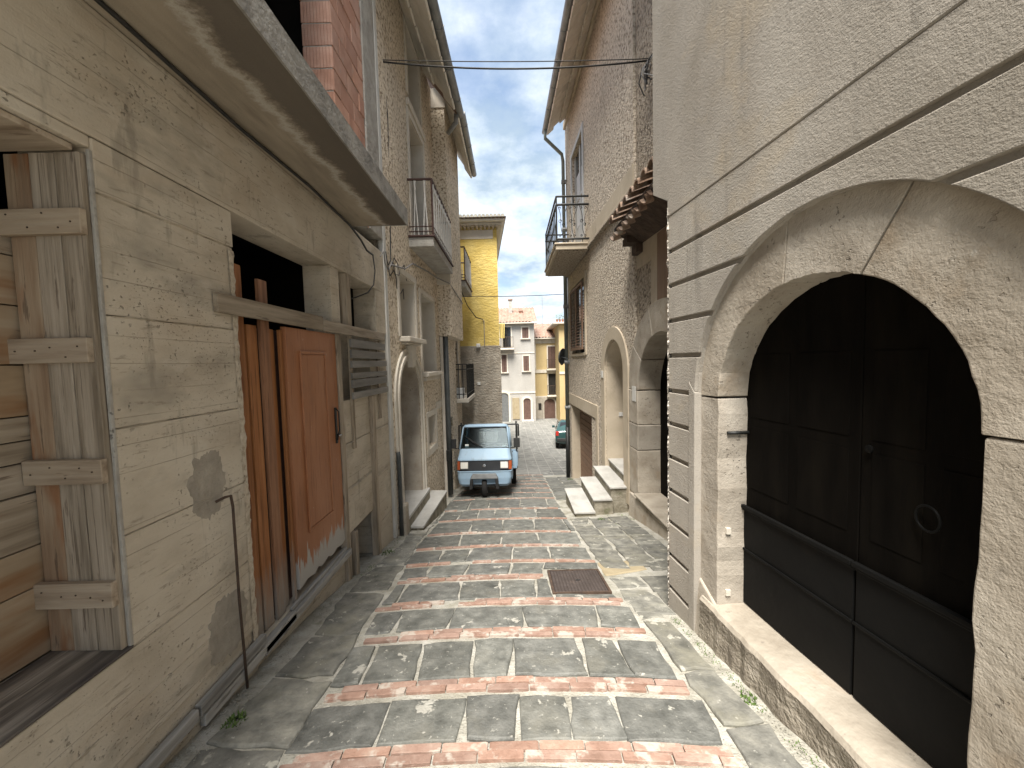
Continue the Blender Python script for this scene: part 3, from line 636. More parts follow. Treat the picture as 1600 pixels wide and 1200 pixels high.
lpart('roof_slab', 'concrete_slab', (-2, 5.18, -.1, 4.3, 7.0, 7.18), bevel=.01)
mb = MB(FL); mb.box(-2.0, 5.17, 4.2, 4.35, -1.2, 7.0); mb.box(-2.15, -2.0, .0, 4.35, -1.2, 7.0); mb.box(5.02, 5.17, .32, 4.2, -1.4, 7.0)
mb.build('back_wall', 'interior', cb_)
mb = MB(FL); mb.box(5.185, 5.29, -.015, .06, -.75, 7.1); mb.build('corner_strip', 'pipe_white', cb_, .008)
mb = MB(); mb.tube([(-1.62, 5.34, -1.1), (-1.62, 5.34, .35), (-1.63, 5.35, .42)], .028, 10); mb.build('drain_pipe', 'pipe_dark', cb_, smooth=True)
# cable under the slab
cab = tag(MB().tube([(-1.60, -1, 3.125), (-1.6, 1.7, 3.118), (-1.605, 2.4, 3.10), (-1.60, 3.2, 3.112), (-1.61, 4.0, 3.08), (-1.62, 4.3, 3.03), (-1.63, 4.5, 2.97), (-1.64, 4.72, 2.98)], .011, 8).build('cable', 'cable', smooth=True),
          'dark cable running along the underside of the concrete slab', 'cable')
tag(MB().tube([(-1.64, 4.72, 2.975), (-1.63, 4.74, 2.8), (-1.64, 4.70, 2.62), (-1.66, 4.55, 2.5), (-1.72, 4.3, 2.4), (-1.85, 4.1, 2.33)], .008, 6).build('cable', 'cable', smooth=True),
    'thin cable drooping into the opening above the grey slats', 'cable')

# ================================================================ RIGHT: plastered house with the stone portal
rh = thing('portal_house', (1.4, 1.8, 0), 'pale plastered house with grooved courses and a stone arched portal, nearest on the right', 'house')
PC, PZ, EC = 1.838, 1.383, 1.76                                   # portal centre along the wall, springing height
RI, ROU, ROZ = .64, .90, .955                         # intrados radius, extrados half axes
GR = [2.46, 2.20, 1.932, 1.665, 1.395, 1.137, .872, .608, .347, .081, -.188]
def ext_u(z, side):                                    # edge of the plaster against the portal at a height
    if z <= PZ: return EC+side*ROU
    k = (z-PZ)/ROZ
    return EC+side*ROU*math.sqrt(max(0, 1-k*k))
def course(z0, z1):
    """plaster band between two grooves, cut by the portal"""
    top = PZ+ROZ; out = []
    UE, UW = 3.01, -2.5
    n = 14
    zs = [z0+(z1-z0)*k/n for k in range(n+1)]
    if z0 >= top: return [[(UW, z0), (UE, z0), (UE, z1), (UW, z1)]]
    if z1 > top:
        low = [(ext_u(z, -1), z) for z in zs if z < top]; a = [(UW, z0)]+low+[(EC, top)]+[(ext_u(z, 1), z) for z in zs[::-1] if z < top]+[(UE, z0), (UE, z1), (UW, z1)]
        return [a]
    L_ = [(UW, z0)]+[(ext_u(z, -1), z) for z in zs]+[(UW, z1)]
    R_ = [(UE, z0)]+[(UE, z1)]+[(ext_u(z, 1), z) for z in zs[::-1]]
    return [L_, R_]
E_ = [2.722]+GR+[-.62]
for k in range(len(E_)-1):
    z1, z0 = E_[k]-(.016 if k else .0005), E_[k+1]+(.016 if k < len(GR) else 0)
    for pl in course(z0, z1):
        mb = MB(FR); mb.panel(pl, [], 0, .06); mb.build('plaster_course', 'plaster', rh, .005 if k else .0025)
mb = MB(FR); big = [(-2.5, -.7), (EC-ROU-.0, -.7)]+[(ext_u(z, -1), z) for z in (0, .7, PZ)]+[(EC+ROU*math.cos(math.radians(a)), PZ+ROZ*math.sin(math.radians(a))) for a in range(170, 0, -10)]+[(ext_u(z, 1), z) for z in (PZ, .7, 0)]+[(EC+ROU, -.7), (3.005, -.7), (3.005, 2.72), (-2.5, 2.72)]
mb.panel(big, [], .022, .30); mb.build('groove_wall', 'plaster', rh)
mb = MB(FR); mb.panel([(-2.5, 2.724), (3.02, 2.724), (3.02, 2.85), (3.25, 2.99), (3.25, 8.2), (-2.5, 8.2)], [], -.004, .30); mb.build('upper_wall', 'plaster', rh, .008)
# flat border strip beside the grooves
mb = MB(FR); st = [(ext_u(z, 1)-.0, z) for z in (-.4, .4, PZ)]+[(EC+ROU*math.cos(math.radians(a)), PZ+ROZ*math.sin(math.radians(a))) for a in range(6, 60, 6)]
inn = [(EC+(u-EC)*.985-.0, z if z <= PZ else PZ+(z-PZ)*.985) for u, z in st]
outb = [(EC+(u-EC)*1.075, z if z <= PZ else PZ+(z-PZ)*1.075) for u, z in st[:4]]
mb.panel([(EC+ROU-.004, -.62), (EC+ROU+.07, -.62), (EC+ROU+.07, PZ+.1), (EC+ROU-.004, PZ+.02)], [], -.003, .05); mb.build('border_strip', 'plaster', rh, .006)
# rubble showing at the broken corner
mb = MB()
NU, NZ = 8, 170
g_ = []
for j in range(NZ+1):
    z = -.62+j*(3.42/NZ); row = []
    for i in range(NU+1):
        f = i/NU; p = Vector(FR(3.005+.055*f, -.004+.14*f, z)); n1 = noise.noise(Vector((p.x*20, p.y*20, z*22)))*.026+noise.noise(Vector((z*60, f*9, 2)))*.016
        row.append(mb.pt((p.x-.006+n1*.7, p.y+n1, z)))
    g_.append(row)
for j in range(NZ):
    for i in range(NU): mb.f.append((g_[j][i], g_[j][i+1], g_[j+1][i+1], g_[j+1][i]))
mb.build('broken_edge', 'rubble', rh)
mb = MB(FR); mb.box(2.95, 3.045, .13, 5.6, -.7, 2.8); mb.box(2.95, 3.24, .31, 5.6, 2.8, 8.2); mb.box(-2.5, -2.2, .3, 5.6, -.7, 8.2); mb.box(-2.2, 2.95, 5.3, 5.6, -.7, 8.2); mb.build('side_wall', 'plaster', rh)
mb = MB(FR); mb.box(-2.7, 3.40, -.45, 5.7, 8.2, 8.45); mb.build('roof', 'rooftile', rh, .02)
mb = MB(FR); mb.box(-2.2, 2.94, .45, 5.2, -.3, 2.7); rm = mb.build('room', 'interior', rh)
# portal stones: each voussoir and jamb block by itself
def wobble(lp, a): return [(u+R.uniform(-a, a), z+R.uniform(-a, a)) for u, z in lp]
def vouss(a0, a1):
    g = .35
    o = arc(EC, PZ, ROU+.004, ROZ+.004, a0+g*.6, a1-g*.6, 16); i = arc(PC, PZ, RI, RI, a1-g, a0+g, 16)
    mb = MB(FR); mb.panel(o+wobble(i, .0035), [], .045, .255); return mb.build('portal_stone', 'stone', rh, .007, seg=3)
for a0, a1 in ((0, 78), (78, 113), (113, 180)): vouss(a0, a1)
jl = [(PC+RI, PZ-.004), (PC+ROU+.004, PZ-.004), (PC+ROU+.004, -.45), (PC+RI+.0, -.06)]
def jamb(side):
    n = 14; inner = [(PC+side*(RI+R.uniform(-.006, .008)), PZ-.005-(PZ+.0)*k/n) for k in range(n+1)]
    mb = MB(FR); mb.panel(inner+[(PC+side*(RI+.0), -.03), (EC+side*(ROU+.004), -.3), (EC+side*(ROU+.004), PZ-.005)], [], .046+R.uniform(0, .004), .255)
    return mb.build('portal_stone', 'stone', rh, .008, seg=3)
jamb(1); jamb(-1)
# sill
mb = MB(FR); n = 70; pts_t = []
for k in range(n+1):
    u = 2.60-k*(3.5/n); pts_t.append(u)
rows = []
for u in pts_t:
    w = .014*noise.noise(Vector((u*5, 1, 0)))+.010*noise.noise(Vector((u*17, 3, 0)))+.006*noise.noise(Vector((u*41, 5, 0)))
    zt = -.012+.008*noise.noise(Vector((u*3, 9, 0))); zb = gz(u)-.1
    prof = [(.30, zt+.018), (.14, zt+.010), (.05, zt+.004), (.015+w, zt-.006), (.0+w, zt-.03), (.005+w*1.6, zt-.12), (-.012+w*2, zb)]
    rows.append([mb.pt((u, d, z)) for d, z in prof])
for A, B in zip(rows, rows[1:]):
    for k in range(4): mb.f.append((A[k], A[k+1], B[k+1], B[k]))
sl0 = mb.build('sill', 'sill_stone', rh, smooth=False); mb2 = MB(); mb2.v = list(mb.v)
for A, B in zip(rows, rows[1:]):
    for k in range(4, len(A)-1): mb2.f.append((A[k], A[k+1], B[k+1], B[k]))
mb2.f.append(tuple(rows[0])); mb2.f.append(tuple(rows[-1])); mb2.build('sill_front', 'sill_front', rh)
mb = MB(FR); pp = []
for k in range(12): pp.append((2.62+.0*k, 0))
mb.hexa([(2.46, -.015, -.5), (2.72, -.01, -.5), (2.72, .05, -.5), (2.46, .05, -.5), (2.46, .03, -.02), (2.68, .035, .09), (2.68, .06, .09), (2.46, .06, -.02)])
mb.build('base_stone', 'stone', rh, .012, seg=3)
# doors
dl = []
for s, (u0, u1) in enumerate(((1.19, 1.747), (1.753, 2.485))):
    zt_ = PZ
    top = arc(PC, PZ, RI+.02, RI+.02, 0, 180, 28)
    pl = [(u0, .0), (u1, .0)]
    up_ = [p for p in top if u0 <= p[0] <= u1]
    def zc(u): return PZ+math.sqrt(max(.0004, (RI+.02)**2-(u-PC)**2))
    pl = [(u0, .0), (u1, .0), (u1, zc(u1))]+[p for p in up_ if u0+.005 < p[0] < u1-.005]+[(u0, zc(u0))]
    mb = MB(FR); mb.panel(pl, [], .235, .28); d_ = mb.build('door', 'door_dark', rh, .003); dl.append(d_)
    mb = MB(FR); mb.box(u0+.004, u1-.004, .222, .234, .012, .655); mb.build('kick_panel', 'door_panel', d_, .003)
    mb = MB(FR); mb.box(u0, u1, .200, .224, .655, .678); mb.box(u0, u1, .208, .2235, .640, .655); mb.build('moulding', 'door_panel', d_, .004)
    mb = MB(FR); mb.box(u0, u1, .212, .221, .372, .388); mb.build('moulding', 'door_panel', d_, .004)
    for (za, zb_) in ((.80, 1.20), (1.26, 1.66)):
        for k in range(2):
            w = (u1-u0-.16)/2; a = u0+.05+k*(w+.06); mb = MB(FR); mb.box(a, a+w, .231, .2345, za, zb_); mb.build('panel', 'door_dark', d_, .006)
mb = MB(); c = Vector(FR(1.46, .205, 1.0)); ring = [c+Vector((.004*math.cos(a), .048*math.cos(a), .05*math.sin(a))) for a in [2*math.pi*k/20 for k in range(20)]]
mb.tube(ring, .005, 6, True); mb.build('ring_knocker', 'door_panel', dl[0], smooth=True)
mb = MB(); mb.lathe([(.001, 0), (.018, .004), (.018, .012), (.006, .02), (.001, .021)], FR(1.70, .212, 1.22), 'x', 14); mb.build('lock_rose', 'door_panel', dl[0])
mb = MB(); mb.tube([FR(2.465, .10, 1.155), FR(2.465, .24, 1.155)], .011, 8); mb.build('hinge_pin', 'iron', rh, smooth=True)
for z in (.50, .08):
    mb = MB(FR); mb.panel([(2.466, z-.02), (2.482, z-.02), (2.482, z+.02), (2.466, z+.02)], [], .10, .13); mb.build('iron_stub', 'trim', rh)

# ================================================================ generic pieces for the other houses
def hole_window(parent, fr, u0, u1, z0, z1, depth, trim, tm='trim', sill=True, glass=True, tw=.09):
    if trim:
        for q in ((u0-tw, u0, z0, z1+tw), (u1, u1+tw, z0, z1+tw), (u0, u1, z1, z1+tw)):
            mb = MB(fr); mb.box(q[0], q[1], -.022, .004, q[2], q[3]); mb.build('surround', tm, parent, .004)
    for q in ((u0, u0+.012, z0, z1), (u1-.012, u1, z0, z1), (u0+.012, u1-.012, z1-.012, z1)):
        mb = MB(fr); mb.box(q[0], q[1], .004, depth, q[2], q[3]); mb.build('reveal', tm, parent)
    if sill:
        mb = MB(fr); mb.box(u0-tw-.03, u1+tw+.03, -.09, .12, z0-.06, z0-.002); mb.build('window_sill', 'marble', parent, .008)
    w = MB(fr).box(u0+.013, u1-.013, depth-.03, depth, z0, z1-.013).build('window', 'glass_dark', parent)
    m_ = (u0+u1)/2
    for q in ((u0+.013, u0+.06, z0, z1-.013), (u1-.06, u1-.013, z0, z1-.013), (m_-.03, m_+.03, z0, z1-.013), (u0+.06, m_-.03, z0, z0+.05), (m_+.03, u1-.06, z0, z0+.05)):
        MB(fr).box(q[0], q[1], depth-.05, depth-.031, q[2], q[3]).build('frame', 'trim', w, .003)
    return w
def eave(parent, fr, u0, u1, dg, zg, dw, zw, mt, gm='zinc', rows=3, step=.30, flip=1, pipe_end=None):
    """sloping soffit of flat tiles from the wall (dw, zw) to the gutter (dg, zg) with a roof sheet above"""
    src = bpy.data.meshes.new('soffit_tile'); bm_ = bmesh.new(); bmesh.ops.create_cube(bm_, size=1); bmesh.ops.bevel(bm_, geom=bm_.edges[:], offset=.02, segments=1, affect='EDGES'); bm_.to_mesh(src); bm_.free(); src.materials.append(MATS[mt])
    L = math.hypot(dw-dg, zw-zg); ang = math.atan2(zw-zg, dw-dg); n = int((u1-u0)/step)
    for i in range(n):
        for r_ in range(rows):
            f = (r_+.5)/rows; d = dg+(dw-dg)*f; z = zg+(zw-zg)*f+.07*(r_ % 2)-.03; p = fr(u0+(i+.5)*step, d, z-.0)
            p2 = fr(u0, d+.1, z); sgn = 1 if p2[0] > fr(u0, d, z)[0] else -1
            inst(src, 'soffit_tile', p, parent, (0, -ang*sgn, 0), (L/rows*.96, step*.93, .035))
    mb = MB(fr); t = .09
    mb.hexa([(u0, dg, zg+.07), (u1, dg, zg+.07), (u1, dw+1.8, zw+.07+1.8*math.tan(ang)), (u0, dw+1.8, zw+.07+1.8*math.tan(ang)), (u0, dg, zg+.07+t), (u1, dg, zg+.07+t), (u1, dw+1.8, zw+.07+t+1.8*math.tan(ang)), (u0, dw+1.8, zw+.07+t+1.8*math.tan(ang))])
    mb.build('roof', 'rooftile', parent)
    mb = MB(); pr = [(math.cos(math.radians(a))*.075, math.sin(math.radians(a))*.075) for a in range(180, 361, 20)]
    A = []; 
    for u in (u0, u1):
        o_ = [mb.pt(Vector(fr(u, dg-.06, zg+.09))+Vector((x, 0, y))) for x, y in pr]; i_ = [mb.pt(Vector(fr(u, dg-.06, zg+.09))+Vector((x*.9, 0, y*.9))) for x, y in pr]; A.append((o_, i_))
    for k in range(len(pr)-1):
        mb.f.append((A[0][0][k], A[0][0][k+1], A[1][0][k+1], A[1][0][k])); mb.f.append((A[0][1][k], A[0][1][k+1], A[1][1][k+1], A[1][1][k]))
    for e in (0, 1): mb.f.append(tuple(A[e][0]))
    for j in (0, -1): mb.f.append((A[0][0][j], A[0][1][j], A[1][1][j], A[1][0][j]))
    gt = mb.build('gutter', gm, parent)
    for k in range(int((u1-u0)/.8)):
        c = Vector(fr(u0+.4+k*.8, dg-.06, zg+.09)); mb = MB()
        mb.tube([c+Vector((math.cos(math.radians(a))*.08, 0, math.sin(math.radians(a))*.08)) for a in range(180, 361, 20)], .008, 5); mb.build('bracket', gm, gt)
def louvre(parent, fr, u0, u1, z0, z1, d, m, slat=.045, leaves=2):
    w = (u1-u0)/leaves
    for k in range(leaves):
        a, b = u0+k*w+.004, u0+(k+1)*w-.004
        mb = MB(fr)
        for q in ((a, a+.05, z0, z1), (b-.05, b, z0, z1), (a+.05, b-.05, z0, z0+.07), (a+.05, b-.05, z1-.06, z1)): mb.box(q[0], q[1], d-.035, d, q[2], q[3])
        sh = mb.build('shutter', m, parent, .003)
        n = int((z1-z0-.13)/slat)
        for j in range(n):
            z = z0+.075+(z1-z0-.14)*(j+.1)/n; mb = MB(fr)
            mb.hexa([(a+.05, d-.034, z), (b-.05, d-.034, z), (b-.05, d-.006, z+.022), (a+.05, d-.006, z+.022), (a+.05, d-.034, z+.008), (b-.05, d-.034, z+.008), (b-.05, d-.006, z+.030), (a+.05, d-.006, z+.030)])
            mb.build('louvre_slat', m, sh)

# ================================================================ RIGHT: roughcast house with balcony and marble steps
r2 = thing('roughcast_house', (1.9, 9, gz(9)), 'brown roughcast house with iron balcony and marble steps, right side past the portal house', 'house')
U0, U1 = 6.04, 11.95
DO = (6.55, 7.74); GA = (8.98, 11.62)
mb = MB(FR2)
mb.panel(rect(U0, U1, -2.6, 8.75), [arch_hole(DO[0], DO[1], -2.55+.0, 1.42), rect(GA[0], GA[1], -2.58, .33), rect(9.52, 11.3, 1.84, 3.68), rect(9.55, 10.9, 4.40, 7.18)], 0, .35)
mb.build('wall', 'roughcast', r2)
MB(FR2).box(U1-.35, U1, .351, 6, -2.6, 8.75).box(U0, U1-.35, 5.7, 6, -2.6, 8.75).box(U0, U0+.3, .351, 5.7, -2.6, 8.75).build('side_wall', 'roughcast', r2)
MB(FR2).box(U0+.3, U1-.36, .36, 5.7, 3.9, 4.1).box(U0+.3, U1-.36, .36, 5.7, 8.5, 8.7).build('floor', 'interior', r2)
# string course and band
MB(FR2).box(U0-.01, U1+.01, -.02, .005, 4.30, 4.62).build('string_course', 'trim_tan', r2, .006)
MB(FR2).box(U0-.01, U1+.01, -.05, .004, 4.22, 4.298).build('string_course', 'trim_tan', r2, .012)
MB(FR2).box(U0-.01, U1+.01, -.085, .004, 4.18, 4.218).build('string_course', 'roughcast_dark', r2, .01)
MB(FR2).box(U0-.012, U1+.012, -.06, .004, 8.55, 8.75).build('cornice', 'trim_tan', r2, .02)
# ground floor band round the garage and arched door
mb = MB(FR2); mb.panel([(8.36, .33), (8.36, -2.6), (8.55, -2.6), (8.55, .334), (U1, .334), (U1, .64), (8.36, .64)], [], -.018, .004); mb.build('plinth_band', 'trim_tan', r2, .004)
o = [(DO[0]-.27, -.8)]+[(DO[0]-.001, -.8)]+arc(sum(DO)/2, 1.42, .594, .594, 180, 0, 20)+[(DO[1]+.001, -.8), (DO[1]+.25, -.8)]+arc(sum(DO)/2, 1.42, .85, .83, 0, 180, 20)
mb = MB(FR2); mb.panel(o, [], -.03, .006); mb.build('door_surround', 'trim_tan', r2, .006)
# arched doorway reveal, door
mb = MB(FR2); c = sum(DO)/2
ra = [(DO[0], -1.2), (DO[0], 1.42)]+arc(c, 1.42, .595, .595, 180, 0, 20)+[(DO[1], 1.42), (DO[1], -1.2)]
ri = [(DO[1]-.03, -1.2), (DO[1]-.03, 1.42)]+arc(c, 1.42, .565, .565, 0, 180, 20)+[(DO[0]+.03, 1.42), (DO[0]+.03, -1.2)]
mb.panel(ra+ri, [], .007, .58); mb.build('reveal', 'trim_tan', r2)
MB(FR2).box(DO[0]+.03, DO[1]-.03, .52, .58, -.4, 1.40).build('door', 'shutter_brown', r2, .004)
MB(FR2).box(DO[0]+.03, DO[1]-.03, .50, .58, 1.405, 2.0).build('fanlight', 'trim_tan', r2)
MB(FR2).box(DO[1]-.05, DO[1]-.032, .25, .33, .50, .58).build('doorbell', 'plaque', r2, .003)
MB(FR2).box(7.80, 7.95, -.045, -.031, 1.28, 1.42).build('house_number', 'plaque', r2, .003)
# garage recess
for q in ((GA[0], GA[0]+.02), (GA[1]-.02, GA[1])): MB(FR2).box(q[0], q[1], .004, .6, -2.4, .33).build('reveal', 'trim_tan', r2)
MB(FR2).box(GA[0]+.02, GA[1]-.02, .004, .6, .31, .33).build('reveal', 'trim_tan', r2)
gd = MB(FR2).box(GA[0]+.02, GA[1]-.02, .28, .32, -2.4, .31).build('garage_door', 'shutter', r2)
for k in range(16): MB(FR2).box(GA[0]+.02, GA[1]-.02, .255, .279, -2.3+k*.16, -2.3+k*.16+.145).build('slat', 'shutter', gd, .006)
# shuttered window
louvre(r2, FR2, 9.62, 11.2, 1.92, 3.60, -.035, 'shutter', .075)
for q in ((9.40, 9.52, 1.78, 3.80), (11.3, 11.42, 1.78, 3.80), (9.52, 11.3, 3.68, 3.80), (9.52, 11.3, 1.76, 1.84)): MB(FR2).box(q[0], q[1], -.03, .005, q[2], q[3]).build('surround', 'trim_tan', r2, .005)
MB(FR2).box(9.52, 11.3, .10, .14, 1.84, 3.68).build('window', 'glass_dark', r2)
# balcony door
for q in ((9.43, 9.55, 4.62, 7.30), (10.9, 11.02, 4.62, 7.30), (9.55, 10.9, 7.18, 7.30)): MB(FR2).box(q[0], q[1], -.03, .005, q[2], q[3]).build('surround', 'marble', r2, .005)
bd = MB(FR2).box(9.55, 10.9, .10, .14, 4.40, 7.18).build('balcony_door', 'glass_dark', r2)
for q in ((9.55, 9.65), (10.17, 10.28), (10.8, 10.9)): MB(FR2).box(q[0], q[1], .06, .099, 4.40, 7.18).build('frame', 'marble', bd, .004)
for q in ((9.65, 10.17), (10.28, 10.8)):
    MB(FR2).box(q[0], q[1], .07, .099, 4.40, 5.2).build('panel', 'marble', bd, .004); MB(FR2).box(q[0]+.02, q[1]-.02, .088, .0985, 5.25, 6.6).build('curtain', 'curtain', bd)
    MB(FR2).box(q[0], q[1], .07, .099, 5.9, 5.98).build('frame', 'marble', bd, .004)
# balcony: slab and wrought iron
bx0, bx1, by0, by1 = 1.07, 1.86, 8.85, 11.55
bl = MB().box(bx0, 1.80, by0, by1, 4.16, 4.27).box(bx0-.03, 1.80, by0-.03, by1+.03, 4.272, 4.31).build('balcony', 'trim_tan', r2, .008)
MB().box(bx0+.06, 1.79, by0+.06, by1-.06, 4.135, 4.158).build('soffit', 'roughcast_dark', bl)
def bar(p, q, r, parent, m='iron', name='bar', n=6): return MB().tube([p, q], r, n).build(name, m, parent)
ZR, ZM, ZL = 5.34, 5.16, 4.40
X0, Xw = bx0+.03, 1.83
for z, r in ((ZR, .022), (ZM, .026), (ZL, .024)):
    bar((Xw, by0+.03, z), (X0, by0+.03, z), r, bl, name='rail'); bar((X0, by0+.03, z), (X0, by1-.03, z), r, bl, name='rail'); bar((X0, by1-.03, z), (1.77, by1-.03, z), r, bl, name='rail')
for p in ((X0, by0+.03), (X0, by1-.03), (X0+.38, by0+.03)): bar((*p, 4.31 if p[0] == X0 else ZM), (*p, ZR), .018, bl, name='post')
for f in (.2, .5, .8): bar((X0+(Xw-X0)*f, by0+.03, 4.31), (X0+(Xw-X0)*f, by0+.03, ZL), .012, bl, name='post')
def scroll(fn, parent):
    """a wrought motif in a panel 0..1 x 0..1: two crossing stems with curls"""
    H = ZM-ZL
    def pts(f, n): return [fn(*f(k/n)) for k in range(n+1)]
    MB().tube(pts(lambda t: (.12+.55*t+.10*math.sin(t*6.28), .97-.94*t), 12), .007, 5).build('scroll', 'iron', parent)
    MB().tube(pts(lambda t: (.88-.30*t+.08*math.sin(t*6.28+1), .97-.60*t), 10), .007, 5).build('scroll', 'iron', parent)
    for cx, cz, rr in ((.28, .9, .11), (.70, .9, .11), (.33, .52, .15), (.62, .42, .13), (.3, .09, .09), (.66, .09, .09)):
        MB().tube(pts(lambda t: (cx+rr*(1-.45*t)*math.cos(t*8), cz+rr*.36*(1-.45*t)*math.sin(t*8)), 14), .006, 5).build('scroll', 'iron', parent)
for k in range(3):
    w = (Xw-X0)/3
    scroll(lambda a, b, k=k: Vector((X0+w*(k+a), by0+.03, ZL+(ZM-ZL)*b)), bl)
nb = 18
for k in range(1, nb):
    y = by0+.03+(by1-by0-.06)*k/nb
    MB().tube([(X0, y+.045*math.sin(t/9*6.28*(1 if k % 2 else -1)), ZL+(ZM-ZL)*t/9) for t in range(10)], .009, 5).build('bar', 'iron', bl)
for k in range(5):
    x = X0+.1+k*.14; MB().tube([(x+.03*math.sin(t/9*6.28), by1-.03, ZL+(ZM-ZL)*t/9) for t in range(10)], .009, 5).build('bar', 'iron', bl)
# eave and downpipes
eave(r2, FR2, 2.9, 11.6, -.60, 8.22, -.05, 8.70, 'soffit_tile', step=.27, rows=3)
MB().tube([FR2(11.4, -.66, 8.24), FR2(11.45, -.66, 8.05), FR2(11.75, -.14, 7.75), FR2(11.85, -.09, 7.6), FR2(11.85, -.09, -.4)], .05, 10).build('downpipe', 'pipe_green', r2, smooth=True)
MB().tube([FR2(11.85, -.09, -.41), FR2(11.85, -.09, -2.1)], .062, 10).build('downpipe_foot', 'iron', r2, smooth=True)
MB().tube([FR2(12.02, -.02, 4.2), FR2(12.02, -.02, -1.9)], .03, 8).build('conduit', 'pipe_dark', r2, smooth=True)
for z in (7, 5.6, 3.3, 1.6, .2): MB().tube([FR2(11.85, -.15, z), FR2(11.85, .0, z)], .066, 8).build('pipe_clip', 'zinc', r2)
dsh = tag(MB().lathe([(.001, .02), (.10, .03), (.20, .07), (.26, .12), (.265, .12), (.2, .06), (.1, .015), (.001, .0)], (0, 0, 0), 'x', 24).build('satellite_dish', 'pipe_dark', smooth=True),
          'dark satellite dish beside the downpipe of the roughcast house', 'satellite dish')
dsh.location = (1.47, 11.9, 1.78); dsh.rotation_euler = (0, .1, -.5)
MB().tube([(.02, 0, 0), (.3, 0, -.05)], .02, 8).build('arm', 'pipe_dark'); bpy.data.objects['arm'].parent = dsh
# marble steps
stp = thing('marble_steps', (1.4, 6.9, gz(6.9)), 'flight of four white marble steps up to the arched door on the right', 'steps')
for x0, x1, y0, y1, z in ((1.0, 1.325, 6.22, 7.42, -.855), (1.33, 1.63, 6.31, 7.56, -.68), (1.635, 1.93, 6.40, 7.72, -.51), (1.935, 2.45, 6.58, 7.70, -.36)):
    t_ = MB().box(x0-.02, x1, y0-.02, y1+.01, z-.032, z).build('tread', 'marble', stp, .006)
    MB().box(x0+.004, x1+.02 if x1 < 2.4 else x1, y0+.004, y1-.01, -1.6, z-.033).build('riser', 'step_base', t_, .01)

# ================================================================ RIGHT: set-back bay with stone arch and tiled canopy
r3 = thing('stone_arch_house', (2.0, 4.8, gz(4.8)), 'set-back bay with weathered stone arch and little tiled canopy between the two right houses', 'house')
AC, AR, AZ = 5.05, .84, 1.16
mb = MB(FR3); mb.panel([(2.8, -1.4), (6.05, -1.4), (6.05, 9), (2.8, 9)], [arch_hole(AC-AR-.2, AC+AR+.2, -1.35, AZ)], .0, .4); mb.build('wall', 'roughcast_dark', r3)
MB(FR3).box(2.8, 6.05, 3.9, 4.2, -1.4, 9).box(2.8, 3.0, .41, 3.9, -1.4, 9).build('back_wall', 'interior', r3)
MB(FR3).box(2.8, 6.05, .41, 3.9, 3.0, 3.2).box(2.8, 6.05, .41, 3.9, 8.8, 9).build('floor', 'interior', r3)
MB(FR3).box(2.8, 5.45, -.012, .004, 2.1, 3.45).build('render_strip', 'trim_tan', r3, .004)
MB(FR3).box(5.455, 6.03, -.012, .004, 3.02, 3.45).build('render_strip', 'trim_tan', r3, .004)
MB(FR3).box(2.8, 5.20, -.028, -.0125, 2.42, 3.3).build('render_strip', 'shutter', r3, .004)
for a0, a1 in ((0, 34), (34, 72), (72, 108), (108, 150)):
    o = arc(AC, AZ, AR+.42, AR+.42, a0+.4, a1-.4, 10); i = arc(AC, AZ, AR, AR, a1-.5, a0+.5, 10)
    mb = MB(FR3); mb.panel(o+i, [], -.05, .42); mb.build('arch_stone', 'stone', r3, .012)
for z0, z1 in ((-.52, .22), (.225, .62), (.625, 1.155)):
    pl = [(AC+AR+R.uniform(-.01, .01), z0), (AC+AR+.44+R.uniform(-.04, .04), z0), (AC+AR+.44+R.uniform(-.04, .04), z1), (AC+AR+R.uniform(-.01, .01), z1)]
    mb = MB(FR3); mb.panel(pl, [], -.055, .42); mb.build('jamb_stone', 'stone', r3, .014, seg=3)
MB(FR3).box(AC+AR+.06, AC+AR+.22, -.063, -.056, .98, 1.22).build('plaque', 'plaque', r3, .003)
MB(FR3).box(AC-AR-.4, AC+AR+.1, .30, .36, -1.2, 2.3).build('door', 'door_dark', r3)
mb = MB(FR3); mb.hexa([(3.2, -.12, -1.3), (6.22, -.12, -1.3), (6.22, .3, -1.3), (3.2, .3, -1.3), (3.2, -.10, -.46), (6.22, -.08, -.53), (6.22, .3, -.53), (3.2, .3, -.44)])
mb.build('plinth', 'stone', r3, .02, seg=3)
MB(FR3).box(4.0, 5.88, -.13, .3, -.475, -.44).build('doorstep', 'sill_stone', r3, .014, seg=3)
# canopy: curved tiles on a dark boarded soffit
can = MB(); cy0, cy1 = 3.2, 6.0
can.hexa([(1.62, cy0, 3.52), (1.62, cy1, 3.58), (2.05, cy1, 3.30), (2.06, cy0, 3.24), (1.62, cy0, 3.60), (1.62, cy1, 3.64), (2.05, cy1, 3.92), (2.06, cy0, 3.86)])
cn = can.build('canopy', 'canopy_soffit', r3, .01)
MB().box(1.74, 2.02, cy1-.25, cy1-.02, 3.36, 3.46).build('corbel', 'canopy_soffit', cn, .01); MB().box(1.88, 2.02, cy1-.25, cy1-.02, 3.22, 3.358).build('corbel', 'canopy_soffit', cn, .01)
ct = MB(); n = 10
A = []
for k, (xx, zz, r_) in enumerate(((-.28, -.0, .095), (.22, .17, .08))):
    o_ = [ct.pt((xx, r_*math.cos(math.radians(a)), zz+r_*math.sin(math.radians(a)))) for a in range(0, 181, 18)]; i_ = [ct.pt((xx, (r_-.018)*math.cos(math.radians(a)), zz+(r_-.018)*math.sin(math.radians(a)))) for a in range(0, 181, 18)]; A.append((o_, i_))
